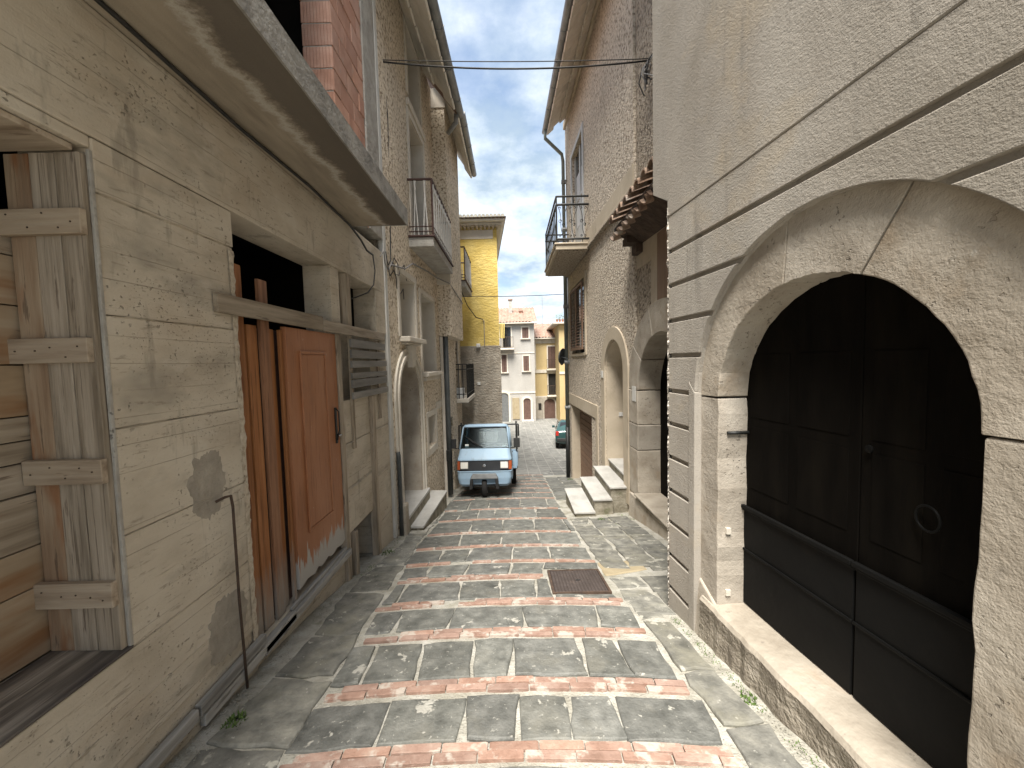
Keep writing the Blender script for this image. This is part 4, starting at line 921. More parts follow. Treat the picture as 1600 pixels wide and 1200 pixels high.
for k in range(10):
    for s in (0, 1): ct.f.append((A[0][s][k], A[0][s][k+1], A[1][s][k+1], A[1][s][k]))
    for e in (0, 1): ct.f.append((A[e][0][k], A[e][0][k+1], A[e][1][k+1], A[e][1][k]))
CT = ct.mesh('canopy_tile'); CT.materials.append(MATS['canopy_tile'])
for k in range(12):
    y = cy0+.12+k*.235; z = 3.60+.02*k/12
    if y > cy1: break
    inst(CT, 'roof_tile', (1.82, y, z+.09), cn, (R.uniform(-.05, .05), R.uniform(-.03, .03), R.uniform(-.04, .04)))
    inst(CT, 'roof_tile', (1.80, y+.117, z+.09), cn, (math.pi+R.uniform(-.05, .05), -.62, R.uniform(-.04, .04)))
    inst(CT, 'roof_tile', (2.2, y, z+.24), cn, (R.uniform(-.05, .05), R.uniform(-.03, .03), 0))
# bundle of cut wires
wb = thing('wire_bundle', (1.93, 5.5, 5.4), 'tangle of loose wire ends on the dark wall beside the portal house', 'wires')
for k in range(9):
    y = 5.35+R.uniform(-.12, .12); z = 5.62
    MB().tube([(1.98, y+.06*R.uniform(-1, 1), z+.05), (1.90+R.uniform(-.04, .02), y+R.uniform(-.08, .08), z-.08), (1.88+R.uniform(-.05, .03), y+R.uniform(-.1, .12), z-.2), (1.90+R.uniform(-.05, .03), y+R.uniform(-.12, .16), z-.30-R.uniform(0, .1))], .009, 5).build('wire_end', R.choice(['cable', 'cable_grey', 'cable_grey']), wb)

# ================================================================ LEFT: pebbledash house
l2 = thing('pebbledash_house', (-1.65, 7, gz(7)), 'tan pebbledash house with arched doorway, left side beyond the concrete house', 'house')
D2 = (5.52, 6.70)
mb = MB(FL2); mb.panel(rect(5.295, 10.45, -2.1, 7.45), [arch_hole(D2[0], D2[1], -2.05, 1.14), rect(5.76, 6.60, 2.07, 3.02), rect(6.96, 7.98, 1.50, 2.92), rect(7.17, 7.80, .04, .64), rect(6.62, 7.55, 3.72, 5.80), rect(6.66, 7.46, 6.12, 7.25), rect(9.0, 9.8, -1.9, .3)], 0, .4)
mb.build('wall', 'pebbledash', l2)
MB(FL2).box(5.3, 12.6, 5.0, 5.3, -2.2, 7.45).box(5.3, 5.5, .41, 5.0, -2.2, 7.45).build('back_wall', 'interior', l2)
for z in (1.2, 3.4, 7.3): MB(FL2).box(5.5, 12.4, .41, 5.0, z, z+.12).build('floor', 'interior', l2)
# arched doorway
c = sum(D2)/2
o = [(D2[0]-.12, -.75), (D2[0], -.75)]+arc(c, 1.14, .59, .59, 180, 0, 20)+[(D2[1], -.75), (D2[1]+.16, -.75)]+arc(c, 1.14, .76, .78, 0, 180, 20)
mb = MB(FL2); mb.panel(o, [], -.03, .006); mb.build('door_surround', 'trim', l2, .01)
o = [(D2[1]+.04, -.75), (D2[1]+.09, -.75)]+arc(c, 1.14, .69, .70, 0, 180, 20)+[(D2[0]-.09, -.75), (D2[0]-.04, -.75)]+arc(c, 1.14, .635, .645, 180, 0, 20)
mb = MB(FL2); mb.panel(o, [], -.055, -.031); mb.build('surround_moulding', 'trim', l2, .01)
MB(FL2).hexa([(c-.07, -.09, 1.60), (c+.07, -.09, 1.60), (c+.07, .0, 1.60), (c-.07, .0, 1.60), (c-.12, -.11, 1.95), (c+.12, -.11, 1.95), (c+.12, .0, 1.95), (c-.12, .0, 1.95)]).build('keystone', 'trim', l2, .015)
mb = MB(FL2)
ra = [(D2[0], -1.2), (D2[0], 1.14)]+arc(c, 1.14, .59, .59, 180, 0, 20)+[(D2[1], 1.14), (D2[1], -1.2)]
ri = [(D2[1]-.03, -1.2), (D2[1]-.03, 1.14)]+arc(c, 1.14, .56, .56, 0, 180, 20)+[(D2[0]+.03, 1.14), (D2[0]+.03, -1.2)]
mb.panel(ra+ri, [], .007, .42); mb.build('reveal', 'stone', l2)
MB(FL2).box(D2[0]+.03, D2[1]-.03, .40, .46, -.7, 1.72).build('door', 'shutter_brown', l2)
for q in ((D2[0]-.16, D2[0]-.0, -.82, -.35),): MB(FL2).box(q[0], q[1], -.10, .0, q[2], q[3]).build('base_stone', 'stone', l2, .03, seg=3)
MB(FL2).box(D2[0]-.02, D2[1]+.1, -.10, .4, -.62, -.57).build('threshold', 'marble', l2, .006)
MB(FL2).box(D2[0]-.02, D2[1]+.1, -.085, .4, -1.1, -.622).build('threshold_base', 'step_base', l2)
stl = MB().hexa([(-1.66, 5.64, -.95), (-1.39, 5.62, -.95), (-1.30, 7.19, -1.25), (-1.60, 7.22, -1.25), (-1.66, 5.64, -.80), (-1.39, 5.62, -.80), (-1.30, 7.19, -.80), (-1.60, 7.22, -.80)]).build('door_step', 'step_base', None, .008)
tag(stl, 'long white marble slab step in front of the left arched doorway', 'step')
MB().hexa([(-1.66, 5.61, -.799), (-1.37, 5.60, -.799), (-1.285, 7.20, -.799), (-1.60, 7.23, -.799), (-1.66, 5.61, -.762), (-1.37, 5.60, -.762), (-1.285, 7.20, -.762), (-1.60, 7.23, -.762)]).build('tread', 'marble', stl, .006)
# windows
hole_window(l2, FL2, 5.76, 6.60, 2.07, 3.02, .30, True, 'trim', False)
MB(FL2).box(5.70, 6.68, -.16, .06, 1.99, 2.068).build('window_shelf', 'trim', l2, .012); MB(FL2).box(5.80, 6.55, -.10, .004, 1.955, 1.988).build('window_shelf', 'trim', l2, .01)
hole_window(l2, FL2, 6.96, 7.98, 1.50, 2.92, .30, True, 'trim', False, tw=.08)
MB(FL2).box(6.86, 8.12, -.13, .1, 1.42, 1.498).build('window_sill', 'trim', l2, .01); MB(FL2).box(6.92, 8.05, -.08, .004, 1.34, 1.419).build('window_sill', 'trim', l2, .015)
hole_window(l2, FL2, 7.17, 7.80, .04, .64, .2, True, 'trim', False, tw=.10)
MB(FL2).box(7.92, 8.5, -.018, .004, .70, .86).build('render_band', 'trim', l2, .004); MB(FL2).box(7.06, 7.9, -.018, .004, -.1, .035).build('render_band', 'trim', l2, .004)
hole_window(l2, FL2, 6.62, 7.55, 3.72, 5.80, .32, True, 'trim', False)
hole_window(l2, FL2, 6.66, 7.46, 6.12, 7.25, .3, True, 'trim', False)
MB(FL2).box(6.54, 7.66, -.05, .004, 5.905, 6.02).build('band', 'trim', l2, .01)
eave(l2, FL2, 4.9, 8.2, -.60, 6.66, -.02, 7.38, 'soffit_pale', rows=3, step=.33)
# bay and its roof
MB().box(-1.72, -1.29, 8.45, 10.45, 2.25, 7.45).build('bay', 'pebbledash', l2, .01)
MB().box(-1.57, -1.27, 8.43, 8.449, 7.05, 7.44).build('render_band', 'trim', l2); MB().box(-1.60, -1.275, 8.435, 8.449, 3.36, 3.60).build('render_band', 'trim', l2)
eave(l2, lambda u, d, z: (-1.29-d, u, z), 8.2, 10.85, -.33, 6.72, .02, 7.25, 'soffit_pale', rows=2, step=.33)
MB().tube([(-1.0, 8.12, 6.72), (-1.02, 8.2, 6.6), (-1.22, 8.40, 6.5)], .045, 8).build('gutter_spout', 'zinc', l2, smooth=True)
# balconies of the left houses
def left_balcony(parent, xw, xo, y0, y1, z, zr, m='concrete_pillar'):
    b = MB().box(xw-.02, xo, y0, y1, z-.17, z-.02).build('balcony', m, parent, .01)
    MB().box(xw-.02, xo+.03, y0-.03, y1+.02, z-.018, z+.01).build('slab_edge', 'iron_brown', b, .004)
    X = xo-.01
    for zz_ in (zr, zr-.03): pass
    bar((xw, y0+.03, zr), (X, y0+.03, zr), .020, b, 'iron_brown', 'rail'); bar((X, y0+.03, zr), (X, y1-.02, zr), .020, b, 'iron_brown', 'rail'); bar((X, y1-.02, zr), (xw, y1-.02, zr), .02, b, 'iron_brown', 'rail')
    for zz_ in (z+.08, z+.16):
        bar((xw, y0+.03, zz_), (X, y0+.03, zz_), .011, b, 'iron_brown', 'rail'); bar((X, y0+.03, zz_), (X, y1-.02, zz_), .011, b, 'iron_brown', 'rail')
    n = int((y1-y0)/.105)
    for k in range(n+1):
        y = y0+.03+(y1-y0-.05)*k/n; lean = .05 if k % 2 else -.05
        bar((X, y, z), (X, min(y1-.02, max(y0+.03, y+lean)), zr), .011, b, 'iron_pale', 'bar', 5)
    for k in range(1, 5):
        x = xw+(X-xw)*k/5; bar((x, y0+.03, z), (x+(.05 if k % 2 else -.05), y0+.03, zr), .0085, b, 'iron_pale', 'bar', 5); bar((x, y1-.02, z), (x, y1-.02, zr), .0085, b, 'iron_pale', 'bar', 5)
    MB().box(X-.004, X+.004, y0+.06, y1-.03, zr-.13, zr-.05).build('rail_plate', 'iron_pale', b)
    bar((X, y0+.03, z), (X, y0+.03, zr), .016, b, 'iron_brown', 'post')
    return b
left_balcony(l2, -1.62, -1.22, 6.40, 8.40, 3.74, 4.65)
# recessed stretch beyond the bay, with two balconies
l3 = thing('recessed_house', (-1.66, 11.4, gz(11.4)), 'narrow tan house between the pebbledash bay and the yellow house', 'house')
mb = MB(lambda u, d, z: (-1.66-d, u, z)); mb.panel(rect(10.455, 12.58, -2.4, 6.9), [rect(10.9, 11.8, .70, 2.7), rect(10.9, 11.8, 3.9, 5.9)], 0, .3); mb.build('wall', 'pebbledash', l3)
for z0, z1 in ((.7, 2.7), (3.9, 5.9)):
    MB().box(-1.90, -1.86, 10.9, 11.8, z0, z1).build('door', 'curtain', l3)
    for q in ((10.8, 10.9), (11.8, 11.9)): MB().box(-1.68, -1.63, q[0], q[1], z0, z1).build('surround', 'trim', l3)
left_balcony(l3, -1.65, -1.20, 10.6, 12.3, 3.90, 4.80)
b3 = MB().box(-1.68, -1.20, 10.45, 12.4, .56, .68).build('balcony', 'trim', l3, .02)
for zz_ in (1.62, 1.48, .80):
    bar((-1.65, 10.49, zz_), (-1.23, 10.49, zz_), .014, b3, name='rail'); bar((-1.23, 10.49, zz_), (-1.23, 12.36, zz_), .014, b3, name='rail')
for k in range(13): y = 10.49+k*.156; bar((-1.23, y, .68), (-1.23, y, 1.62), .012, b3)
for x in (-1.55, -1.45, -1.34): bar((x, 10.49, .68), (x, 10.49, 1.62), .012, b3)
MB().box(-1.6, -1.35, 10.6, 10.9, .685, .95).build('box', 'paper', b3, .01)
MB().tube([(-1.44, 8.52, 2.24), (-1.44, 8.52, -1.3)], .055, 10).build('downpipe', 'pipe_dark', l2, smooth=True)
MB().box(-1.50, -1.40, 8.43, 8.50, -.52, -.28).build('meter_box', 'iron', l2, .008)
MB().box(-1.56, -1.50, 8.47, 8.60, -1.6, 2.24).build('pilaster', 'trim', l2)

# ================================================================ yellow house closing the left side
yh = thing('yellow_house', (-1.1, 13, gz(13)), 'bright yellow stuccoed house with grey stucco base closing the left side', 'house')
def FY(u, d, z):
    a = math.radians(3); return (u, 12.6+d+(u+.37)*math.tan(a)*.0, z)
def ybox(x0, x1, y0, y1, z0, z1, name, m, **k):
    sh = lambda x, y: x-.09*(y-12.6)
    return MB().hexa([(sh(x0, y0), y0, z0), (sh(x1, y0), y0, z0), (sh(x1, y1), y1, z0), (sh(x0, y1), y1, z0), (sh(x0, y0), y0, z1), (sh(x1, y0), y0, z1), (sh(x1, y1), y1, z1), (sh(x0, y1), y1, z1)]).build(name, m, yh, **k)
ybox(-6, -.375, 12.6, 22, 2.2, 6.0, 'wall', 'yellow')
ybox(-6, -.345, 12.585, 22, -2.9, 2.198, 'base_wall', 'greystucco', bevel=.015)
ybox(-6, -.50, 12.585, 12.599, 5.62, 5.90, 'frieze', 'trim')
ybox(-6.2, -.20, 12.42, 22, 6.0, 6.08, 'cornice', 'trim', bevel=.03); ybox(-6.3, -.12, 12.30, 22, 6.082, 6.16, 'cornice', 'soffit_pale', bevel=.02)
for k in range(26):
    x = -.16-k*.12
    MB().lathe([(.001, 0), (.055, .0), (.055, .5), (.001, .5)], (x, 12.22, 6.21), 'y', 10).build('roof_tile', 'tile_weathered', yh)
for k in range(14):
    x = -.35-k*.13; MB().tube([(x, 12.599, 5.93), (x, 12.52, 5.95), (x, 12.44, 5.99)], [.03, .045, .055], 8).build('corbel', 'trim_tan', yh)
MB().hexa([(-6.3, 12.2, 6.17), (-.05, 12.2, 6.17), (-.9, 22, 6.17), (-7, 22, 6.17), (-6, 16, 7.3), (-1.6, 16, 7.3), (-1.7, 18, 7.3), (-6.3, 18, 7.3)]).build('roof', 'rooftile', yh)
MB().box(-1.13, -1.04, 12.56, 12.598, .92, 1.02).build('plaque', 'plaque', yh, .003)
MB().box(-1.13, -1.0, 12.50, 12.584, 2.14, 2.27).build('wall_lamp', 'plaque', yh, .02); MB().tube([(-.86, 12.56, 2.2), (-.86, 12.57, 3.0), (-.9, 12.58, 3.05)], .012, 6).build('conduit', 'cable_grey', yh)
MB().tube([(-.9, 12.58, 3.05), (-1.1, 12.4, 3.1), (-1.3, 11.8, 3.4), (-1.45, 11, 3.9), (-1.5, 10.5, 4.1)], .014, 6).build('feed_cable', 'cable', yh)
for k in range(10):
    z = -2.85+k*.0
    break

# ================================================================ overhead wires
def sag(a, b, s, n=16): a, b = Vector(a), Vector(b); return [a.lerp(b, k/n)-Vector((0, 0, s*4*(k/n)*(1-k/n))) for k in range(n+1)]
tag(MB().tube(sag((-1.66, 5.5, 5.79), (1.99, 5.5, 5.72), .10), .011, 6).build('overhead_wire', 'cable', smooth=True), 'sagging dark wire strung across the street near the top', 'wire')
tag(MB().tube(sag((-1.66, 5.48, 5.80), (1.99, 5.48, 5.73), .03), .006, 6).build('overhead_wire', 'cable', smooth=True), 'thin taut wire just above the sagging wire over the street', 'wire')
tag(MB().tube(sag((-1.55, 12.2, 3.74), (1.75, 12.0, 3.70), .03), .010, 6).build('overhead_wire', 'cable', smooth=True), 'lower wire crossing the street in front of the yellow house', 'wire')
tag(MB().tube([(-1.66, 5.55, 5.5), (-1.645, 5.58, 5.1), (-1.66, 5.56, 4.4), (-1.65, 5.5, 3.6), (-1.64, 5.42, 3.1), (-1.64, 5.3, 3.0)], .008, 6).build('cable', 'cable', smooth=True), 'cable running down the pebbledash beside the white corner strip', 'cable')
tag(MB().tube([(-1.62, 5.35, 3.02), (-1.6, 6.0, 3.12), (-1.58, 6.4, 3.3), (-1.56, 7.5, 3.42), (-1.52, 8.2, 3.45), (-1.3, 8.42, 3.38), (-1.27, 9.2, 3.3), (-1.27, 10.4, 3.25), (-1.5, 11.2, 3.15)], .012, 6).build('cable', 'cable_grey', smooth=True), 'grey cable looping along the pebbledash wall under the balcony', 'cable')

# ================================================================ houses across the piazza
def far_house(name, label, x0, x1, y, depth, z1, m, zb=None):
    t = thing(name, ((x0+x1)/2, y, gz(y)), label, 'house'); zb = gz(y)-.3 if zb is None else zb
    MB().box(x0, x1, y, y+depth, zb, z1).build('wall', m, t); return t
def fwin(t, x0, x1, z0, z1, y, m='shutter_brown', trim='trim', sill=True):
    w = MB().box(x0, x1, y-.03, y+.02, z0, z1).build('window', m, t)
    mid = (x0+x1)/2
    MB().box(mid-.012, mid+.012, y-.045, y-.031, z0, z1).build('frame', 'interior', w)
    for q in ((x0-.1, x0-.002, z0, z1+.1), (x1+.002, x1+.1, z0, z1+.1), (x0-.002, x1+.002, z1+.002, z1+.1)): MB().box(q[0], q[1], y-.05, y+.02, q[2], q[3]).build('surround', trim, w)
    if sill: MB().box(x0-.16, x1+.16, y-.14, y+.02, z0-.09, z0-.003).build('sill', 'trim', w)
    return w
def fdoor(t, x0, x1, zb, zs, y, m='shutter_brown', trim='trim'):
    c = (x0+x1)/2; r_ = (x1-x0)/2; fr = lambda u, d, z: (u, y+d, z)
    d_ = MB(fr); d_.panel([(x0, zb), (x1, zb)]+arc(c, zs, r_, r_*.8, 0, 180, 12), [], -.03, .02); d = d_.build('door', m, t)
    o = [(x0-.17, zb), (x0, zb)]+arc(c, zs, r_, r_*.8, 180, 0, 12)+[(x1, zb), (x1+.17, zb)]+arc(c, zs, r_+.17, r_*.8+.17, 0, 180, 12)
    s_ = MB(fr); s_.panel(o, [], -.10, .02); s_.build('surround', trim, d); return d
def fbalc(t, x0, x1, z, y, h=.95, dp=.6):
    b = MB().box(x0, x1, y-dp, y, z-.16, z).build('balcony', 'trim', t, .03)
    for zz_ in (z+.08, z+h): MB().box(x0+.03, x1-.03, y-dp+.02, y-dp+.05, zz_-.02, zz_+.02).build('rail', 'iron_rust', b)
    n = int((x1-x0)/.14)
    for k in range(n+1):
        x = x0+.05+(x1-x0-.1)*k/n; MB().box(x-.010, x+.010, y-dp+.025, y-dp+.045, z, z+h).build('bar', 'iron_rust', b)
    for x in (x0+.06, x1-.06): MB().box(x-.01, x+.01, y-dp+.05, y, z+h-.02, z+h+.02).build('rail', 'iron_rust', b)
    return b
def corr_roof(t, x0, x1, y0, y1, z0, z1, ridge=True, over=.35, m='rooftile'):
    """tiled slope rising away from the eave at y0, with rounded tile rows"""
    mb = MB(); n = int((x1-x0+2*over)/.07); rows = 10; g = []
    for j in range(rows+1):
        f = j/rows; y = y0-over+(y1-y0+over)*f; z = z0+(z1-z0)*f; row = []
        for i in range(n+1):
            x = x0-over+i*.07; row.append(mb.pt((x, y, z+.045*math.sin(i*math.pi/2)+.02*((j % 2)))))
        g.append(row)
    for j in range(rows):
        for i in range(n): mb.f.append((g[j][i], g[j][i+1], g[j+1][i+1], g[j+1][i]))
    r_ = mb.build('roof', m, t)
    MB().box(x0-over, x0-over+n*.07, y0-over-.02, y0, z0-.16, z0-.06).build('eave_board', 'trim', t, .02); return r_
wh = far_house('white_house', 'off-white three storey house with arched door across the piazza', -9, 2.06, 34, 9, 5.0, 'whitewall')
corr_roof(wh, -9, 2.06, 34, 38.5, 5.12, 7.0)
MB().hexa([(-9, 34.2, 5.0), (2.0, 34.2, 5.0), (2.0, 43, 5.0), (-9, 43, 5.0), (-9, 38.3, 6.8), (1.0, 38.3, 6.8), (1.0, 38.6, 6.8), (-9, 38.6, 6.8)]).build('roof_core', 'rooftile', wh)
fwin(wh, 1.0, 1.56, 3.70, 4.64, 34); fwin(wh, 1.05, 1.55, .82, 2.14, 34); fwin(wh, -.86, -.42, .75, 2.28, 34); fwin(wh, -3.2, -2.6, .8, 2.2, 34)
fwin(wh, -.7, .0, 2.92, 4.7, 34, 'glass_dark', sill=False)
fdoor(wh, .98, 1.62, -3.55, -1.85, 34); MB().box(.8, 1.85, 33.5, 34, -3.72, -3.52).build('doorstep', 'marble', wh, .02)
fdoor(wh, -1.2, -.33, -3.7, -1.4, 34, 'grey_plastic')
fbalc(wh, -2.6, .25, 2.86, 34)
MB().box(-.02, .62, 33.94, 34.0, -3.45, -1.55).build('notice_panel', 'tan_slab', wh)
MB().box(-9, 2.06, 33.96, 34.0, -1.15, -1.02).box(-9, 2.06, 33.965, 34.0, 2.38, 2.46).build('string_course', 'trim', wh)
for x, z, h, w in ((.02, 6.2, 1.25, .34), (1.0, 5.75, .62, .30)):
    c_ = MB().box(x-w/2, x+w/2, 36.5, 36.5+w, z, z+h).build('chimney', 'concrete_pillar' if h > 1 else 'pot', wh, .02); MB().box(x-w/2-.06, x+w/2+.06, 36.44, 36.56+w, z+h, z+h+.1).build('cap', 'rooftile', c_)
aw = tag(MB().hexa([(-.95, 33.3, 3.7), (-.55, 33.3, 3.7), (-.55, 33.36, 3.7), (-.95, 33.36, 3.7), (-.95, 33.35, 5.0), (-.5, 33.35, 5.0), (-.5, 33.41, 5.0), (-.95, 33.41, 5.0)]).build('awning', 'yellow', bevel=.02), 'narrow yellow awning hanging over the white house balcony', 'awning')
for k in range(3): MB().box(-.9+.13*k, -.86+.13*k, 33.27, 33.299, 3.72, 4.95).build('stripe', 'interior', aw)
oh = far_house('ochre_house', 'ochre two storey house with brown garage arch, right of the white house', 2.08, 4.6, 36, 8, 3.75, 'ochre')
corr_roof(oh, 2.1, 4.6, 36, 40, 3.85, 5.1); MB().hexa([(2.1, 36.2, 3.75), (4.6, 36.2, 3.75), (4.6, 44, 3.75), (2.1, 44, 3.75), (2.1, 40, 4.9), (4.6, 40, 4.9), (4.6, 40.2, 4.9), (2.1, 40.2, 4.9)]).build('roof_core', 'rooftile', oh)
MB().box(2.08, 4.6, 35.95, 35.999, -4.1, -1.62).build('base_wall', 'basestone', oh)
MB().box(2.08, 4.6, 35.93, 35.998, 3.3, 3.7).build('frieze', 'trim', oh); MB().box(2.08, 4.6, 35.94, 35.998, .55, .85).box(2.08, 4.6, 35.94, 35.998, -1.75, -1.622).build('string_course', 'trim', oh); MB().box(2.08, 2.3, 35.945, 35.998, .86, 3.28).build('quoin', 'trim', oh)
fwin(oh, 3.42, 4.14, 1.0, 3.0, 36, sill=False); fwin(oh, 3.42, 4.10, -1.5, .45, 36, 'interior', sill=False)
fbalc(oh, 3.25, 4.32, .92, 36, .85, .45); fbalc(oh, 3.25, 4.32, -1.55, 36, .9, .45)
fdoor(oh, 2.98, 4.0, -3.9, -2.3, 35.94, 'shutter_brown', 'basestone'); MB().box(2.44, 2.72, 35.92, 35.95, -2.92, -2.3).build('window', 'interior', oh)
o2 = far_house('ochre_terrace_house', 'narrow ochre house with a roof terrace of potted plants behind the downpipe', 4.1, 9, 33, 8, 4.75, 'ochre')
MB().box(3.6, 9, 32.6, 41, 4.76, 4.9).build('terrace_slab', 'trim', o2, .02); MB().box(4.1, 9, 32.95, 32.999, .5, .7).build('string_course', 'trim', o2)
for k in range(5):
    x = 3.95+k*.24; p = thing('plant_pot', (x, 32.8, 4.9), ['terracotta pot plant at the terrace corner above the ochre wall', 'second potted plant from the corner on the roof terrace', 'third potted plant from the corner on the roof terrace', 'fourth potted plant from the corner on the roof terrace', 'potted plant next to the downpipe on the roof terrace'][k], 'plant', 'terrace plants')
    MB().lathe([(.07, 0), (.10, .2), (.115, .2), (.115, .24), (.09, .24)], (x, 32.8, 4.9), 'z', 12).build('pot', 'pot', p)
    mb = MB()
    for q in range(40):
        a, rr, h = R.uniform(0, 6.28), R.uniform(.02, .16), R.uniform(.2, .62); c = Vector((x+rr*math.cos(a), 32.8+rr*math.sin(a), 4.9+h)); d1 = Vector((R.uniform(-1, 1), R.uniform(-1, 1), R.uniform(-.3, 1))).normalized()*.05; d2 = Vector((R.uniform(-1, 1), R.uniform(-1, 1), R.uniform(-1, 1))).normalized()*.025
        i = [mb.pt(c-d1), mb.pt(c+d2), mb.pt(c+d1), mb.pt(c-d2)]; mb.f.append(tuple(i))
    mb.build('foliage', 'moss', p)
bk = far_house('pale_house', 'pale house wall and roof rising behind the ochre house', 1.5, 7.5, 46, 8, 5.1, 'palewall', -5)
corr_roof(bk, 1.5, 7.5, 46, 50, 5.2, 6.5)
MB().hexa([(1.5, 46.2, 5.1), (7.5, 46.2, 5.1), (7.5, 54, 5.1), (1.5, 54, 5.1), (1.5, 50, 6.3), (7.5, 50, 6.3), (7.5, 50.2, 6.3), (1.5, 50.2, 6.3)]).build('roof_core', 'rooftile', bk)
an = thing('antenna', (3.9, 47, 6), 'thin television antenna pole above the pale house roof', 'antenna')
MB().tube([(3.9, 47, 5.4), (3.9, 47, 9.5)], .025, 6).build('mast', 'zinc', an); MB().tube([(3.6, 47, 9.0), (4.2, 47, 9.0)], .012, 5).build('crossbar', 'zinc', an)
rb = far_house('stuccoed_house', 'long stuccoed house lining the right of the piazza behind the roughcast house', 5.2, 12, 13, 20, 5.5, 'roughcast', -5)
lb = far_house('rear_house', 'plain house behind the yellow house on the left of the piazza', -16, -6.5, 14, 22, 6.0, 'whitewall', -5)

# ================================================================ three-wheeled pickup
tk = thing('three_wheel_truck', (-.66, 8.38, 0), 'light blue three wheeled pickup parked facing uphill beside the left wall', 'truck')
SL = math.atan(.185)
tk.location = (-.645, 8.40, G(-.645, 8.40)+.0); tk.rotation_euler = (-SL, 0, math.radians(-1.0))
def tbuild(mb, name, m, parent=tk, bevel=0, smooth=False, seg=3):
    ob = bpy.data.objects.new(name, mb.mesh(name)); COL.objects.link(ob); ob.data.materials.append(MATS[m]); ob.parent = parent
    if bevel:
        md = ob.modifiers.new('bevel', 'BEVEL'); md.width = bevel; md.segments = seg; md.limit_method = 'ANGLE'; md.angle_limit = math.radians(30)
    if smooth:
        for p in ob.data.polygons: p.use_smooth = True
    return ob
def loft(secs, cap=True):
    """secs: list of closed rings of equal length"""
    mb = MB(); rs = [[mb.pt(p) for p in s] for s in secs]
    for A, B in zip(rs, rs[1:]):
        for k in range(len(A)): mb.f.append((A[k], A[(k+1) % len(A)], B[(k+1) % len(A)], B[k]))
    if cap: mb.f.append(tuple(rs[0][::-1])); mb.f.append(tuple(rs[-1]))
    return mb
def ring(w, yf, yb, z, rad=.09, bulge=.03):
    """horizontal outline of the cab at a height: half width, front and back, rounded front corners"""
    p = []
    for a in range(180, 271, 15): p.append((-w+rad+rad*math.cos(math.radians(a)), yf+rad+rad*math.sin(math.radians(a)), z))
    p.append((0, yf-bulge, z))
    for a in range(270, 361, 15): p.append((w-rad+rad*math.cos(math.radians(a)), yf+rad+rad*math.sin(math.radians(a)), z))
    p += [(w, yb, z), (-w, yb, z)]
    return p
# front axis at y=0; cab from y=-.30 (nose) to y=.95
lower = [ring(.50, -.20, .95, .24), ring(.565, -.26, .95, .30), ring(.590, -.285, .95, .42), ring(.595, -.295, .95, .575)]
cab = tbuild(loft(lower), 'cab', 'truck_blue', smooth=False, bevel=.012)
tbuild(loft([ring(.582, -.275, .94, .578), ring(.582, -.275, .94, .792)]), 'grille_band', 'truck_grille', cab, .006)
tbuild(loft([ring(.598, -.292, .95, .795), ring(.596, -.285, .95, .83), ring(.575, -.225, .95, .94), ring(.562, -.165, .95, 1.055)]), 'bonnet', 'truck_blue', cab, .012)
tbuild(loft([ring(.603, -.300, .95, .553, .09, .034), ring(.603, -.300, .95, .574, .09, .034)]), 'trim_strip', 'truck_blue', cab, .004)
# greenhouse: pillars, roof, glass
pil = []
def strut(pts, rads, name, m='truck_blue', n=8): return tbuild(MB().tube(pts, rads, n), name, m, cab, smooth=True)
for s in (-1, 1):
    strut([(s*.552, -.105, 1.05), (s*.505, .09, 1.50), (s*.488, .13, 1.545)], [.027, .024, .024], 'windscreen_pillar')
    strut([(s*.55, .92, 1.05), (s*.50, .90, 1.53)], .04, 'rear_pillar'); strut([(s*.545, .48, 1.05), (s*.495, .50, 1.53)], .016, 'door_pillar', 'black_plastic')
    # side glass and door line
    mb = MB(); mb.hexa([(s*.548, -.05, 1.06), (s*.553, .90, 1.06), (s*.546, .90, 1.06), (s*.541, -.05, 1.06), (s*.500, .11, 1.50), (s*.503, .88, 1.50), (s*.496, .88, 1.50), (s*.493, .11, 1.50)]); tbuild(mb, 'side_window', 'glass', cab)
    mb = MB(); mb.box(s*.596-.006, s*.596+.006, .02, .88, .36, .56); tbuild(mb, 'door_panel', 'truck_blue', cab, .004)
    mb = MB(); mb.box(s*.603-.010, s*.603+.010, .66, .78, .92, .95); tbuild(mb, 'door_handle', 'black_plastic', cab, .004)
roof = [ring(.50, .06, .95, 1.515, .10, .02), ring(.515, .045, .96, 1.54, .10, .025), ring(.49, .08, .95, 1.585, .12, .025), ring(.42, .18, .88, 1.605, .14, .02)]
tbuild(loft(roof), 'roof', 'truck_blue', cab, .01)
mb = MB(); mb.hexa([(-.535, -.140, 1.062), (.535, -.140, 1.062), (.535, -.134, 1.062), (-.535, -.134, 1.062), (-.482, .062, 1.515), (.482, .062, 1.515), (.482, .068, 1.515), (-.482, .068, 1.515)])
ws = tbuild(mb, 'windscreen', 'glass', cab)
fx = lambda x, z, o=0: (x, -.146+(z-1.062)*.446-o, z)
tbuild(MB().tube([fx(-.535, 1.06), fx(.535, 1.06), fx(.482, 1.515), fx(-.482, 1.515)], .012, 6, True), 'rubber_seal', 'rubber', ws)
strut([fx(.02, 1.03, .03), fx(-.12, 1.12, .02), fx(-.40, 1.30, .012)], .008, 'wiper', 'iron', 6); strut([fx(-.16, 1.11, .015), fx(-.46, 1.34, .010)], .011, 'wiper_blade', 'iron', 6)
mb = MB(); mb.box(-.44, -.36, -.115, -.110, 1.075, 1.15); tbuild(mb, 'sticker', 'paper', cab); mb = MB(); mb.box(.40, .47, -.112, -.108, 1.075, 1.12); tbuild(mb, 'sticker', 'paper', cab)
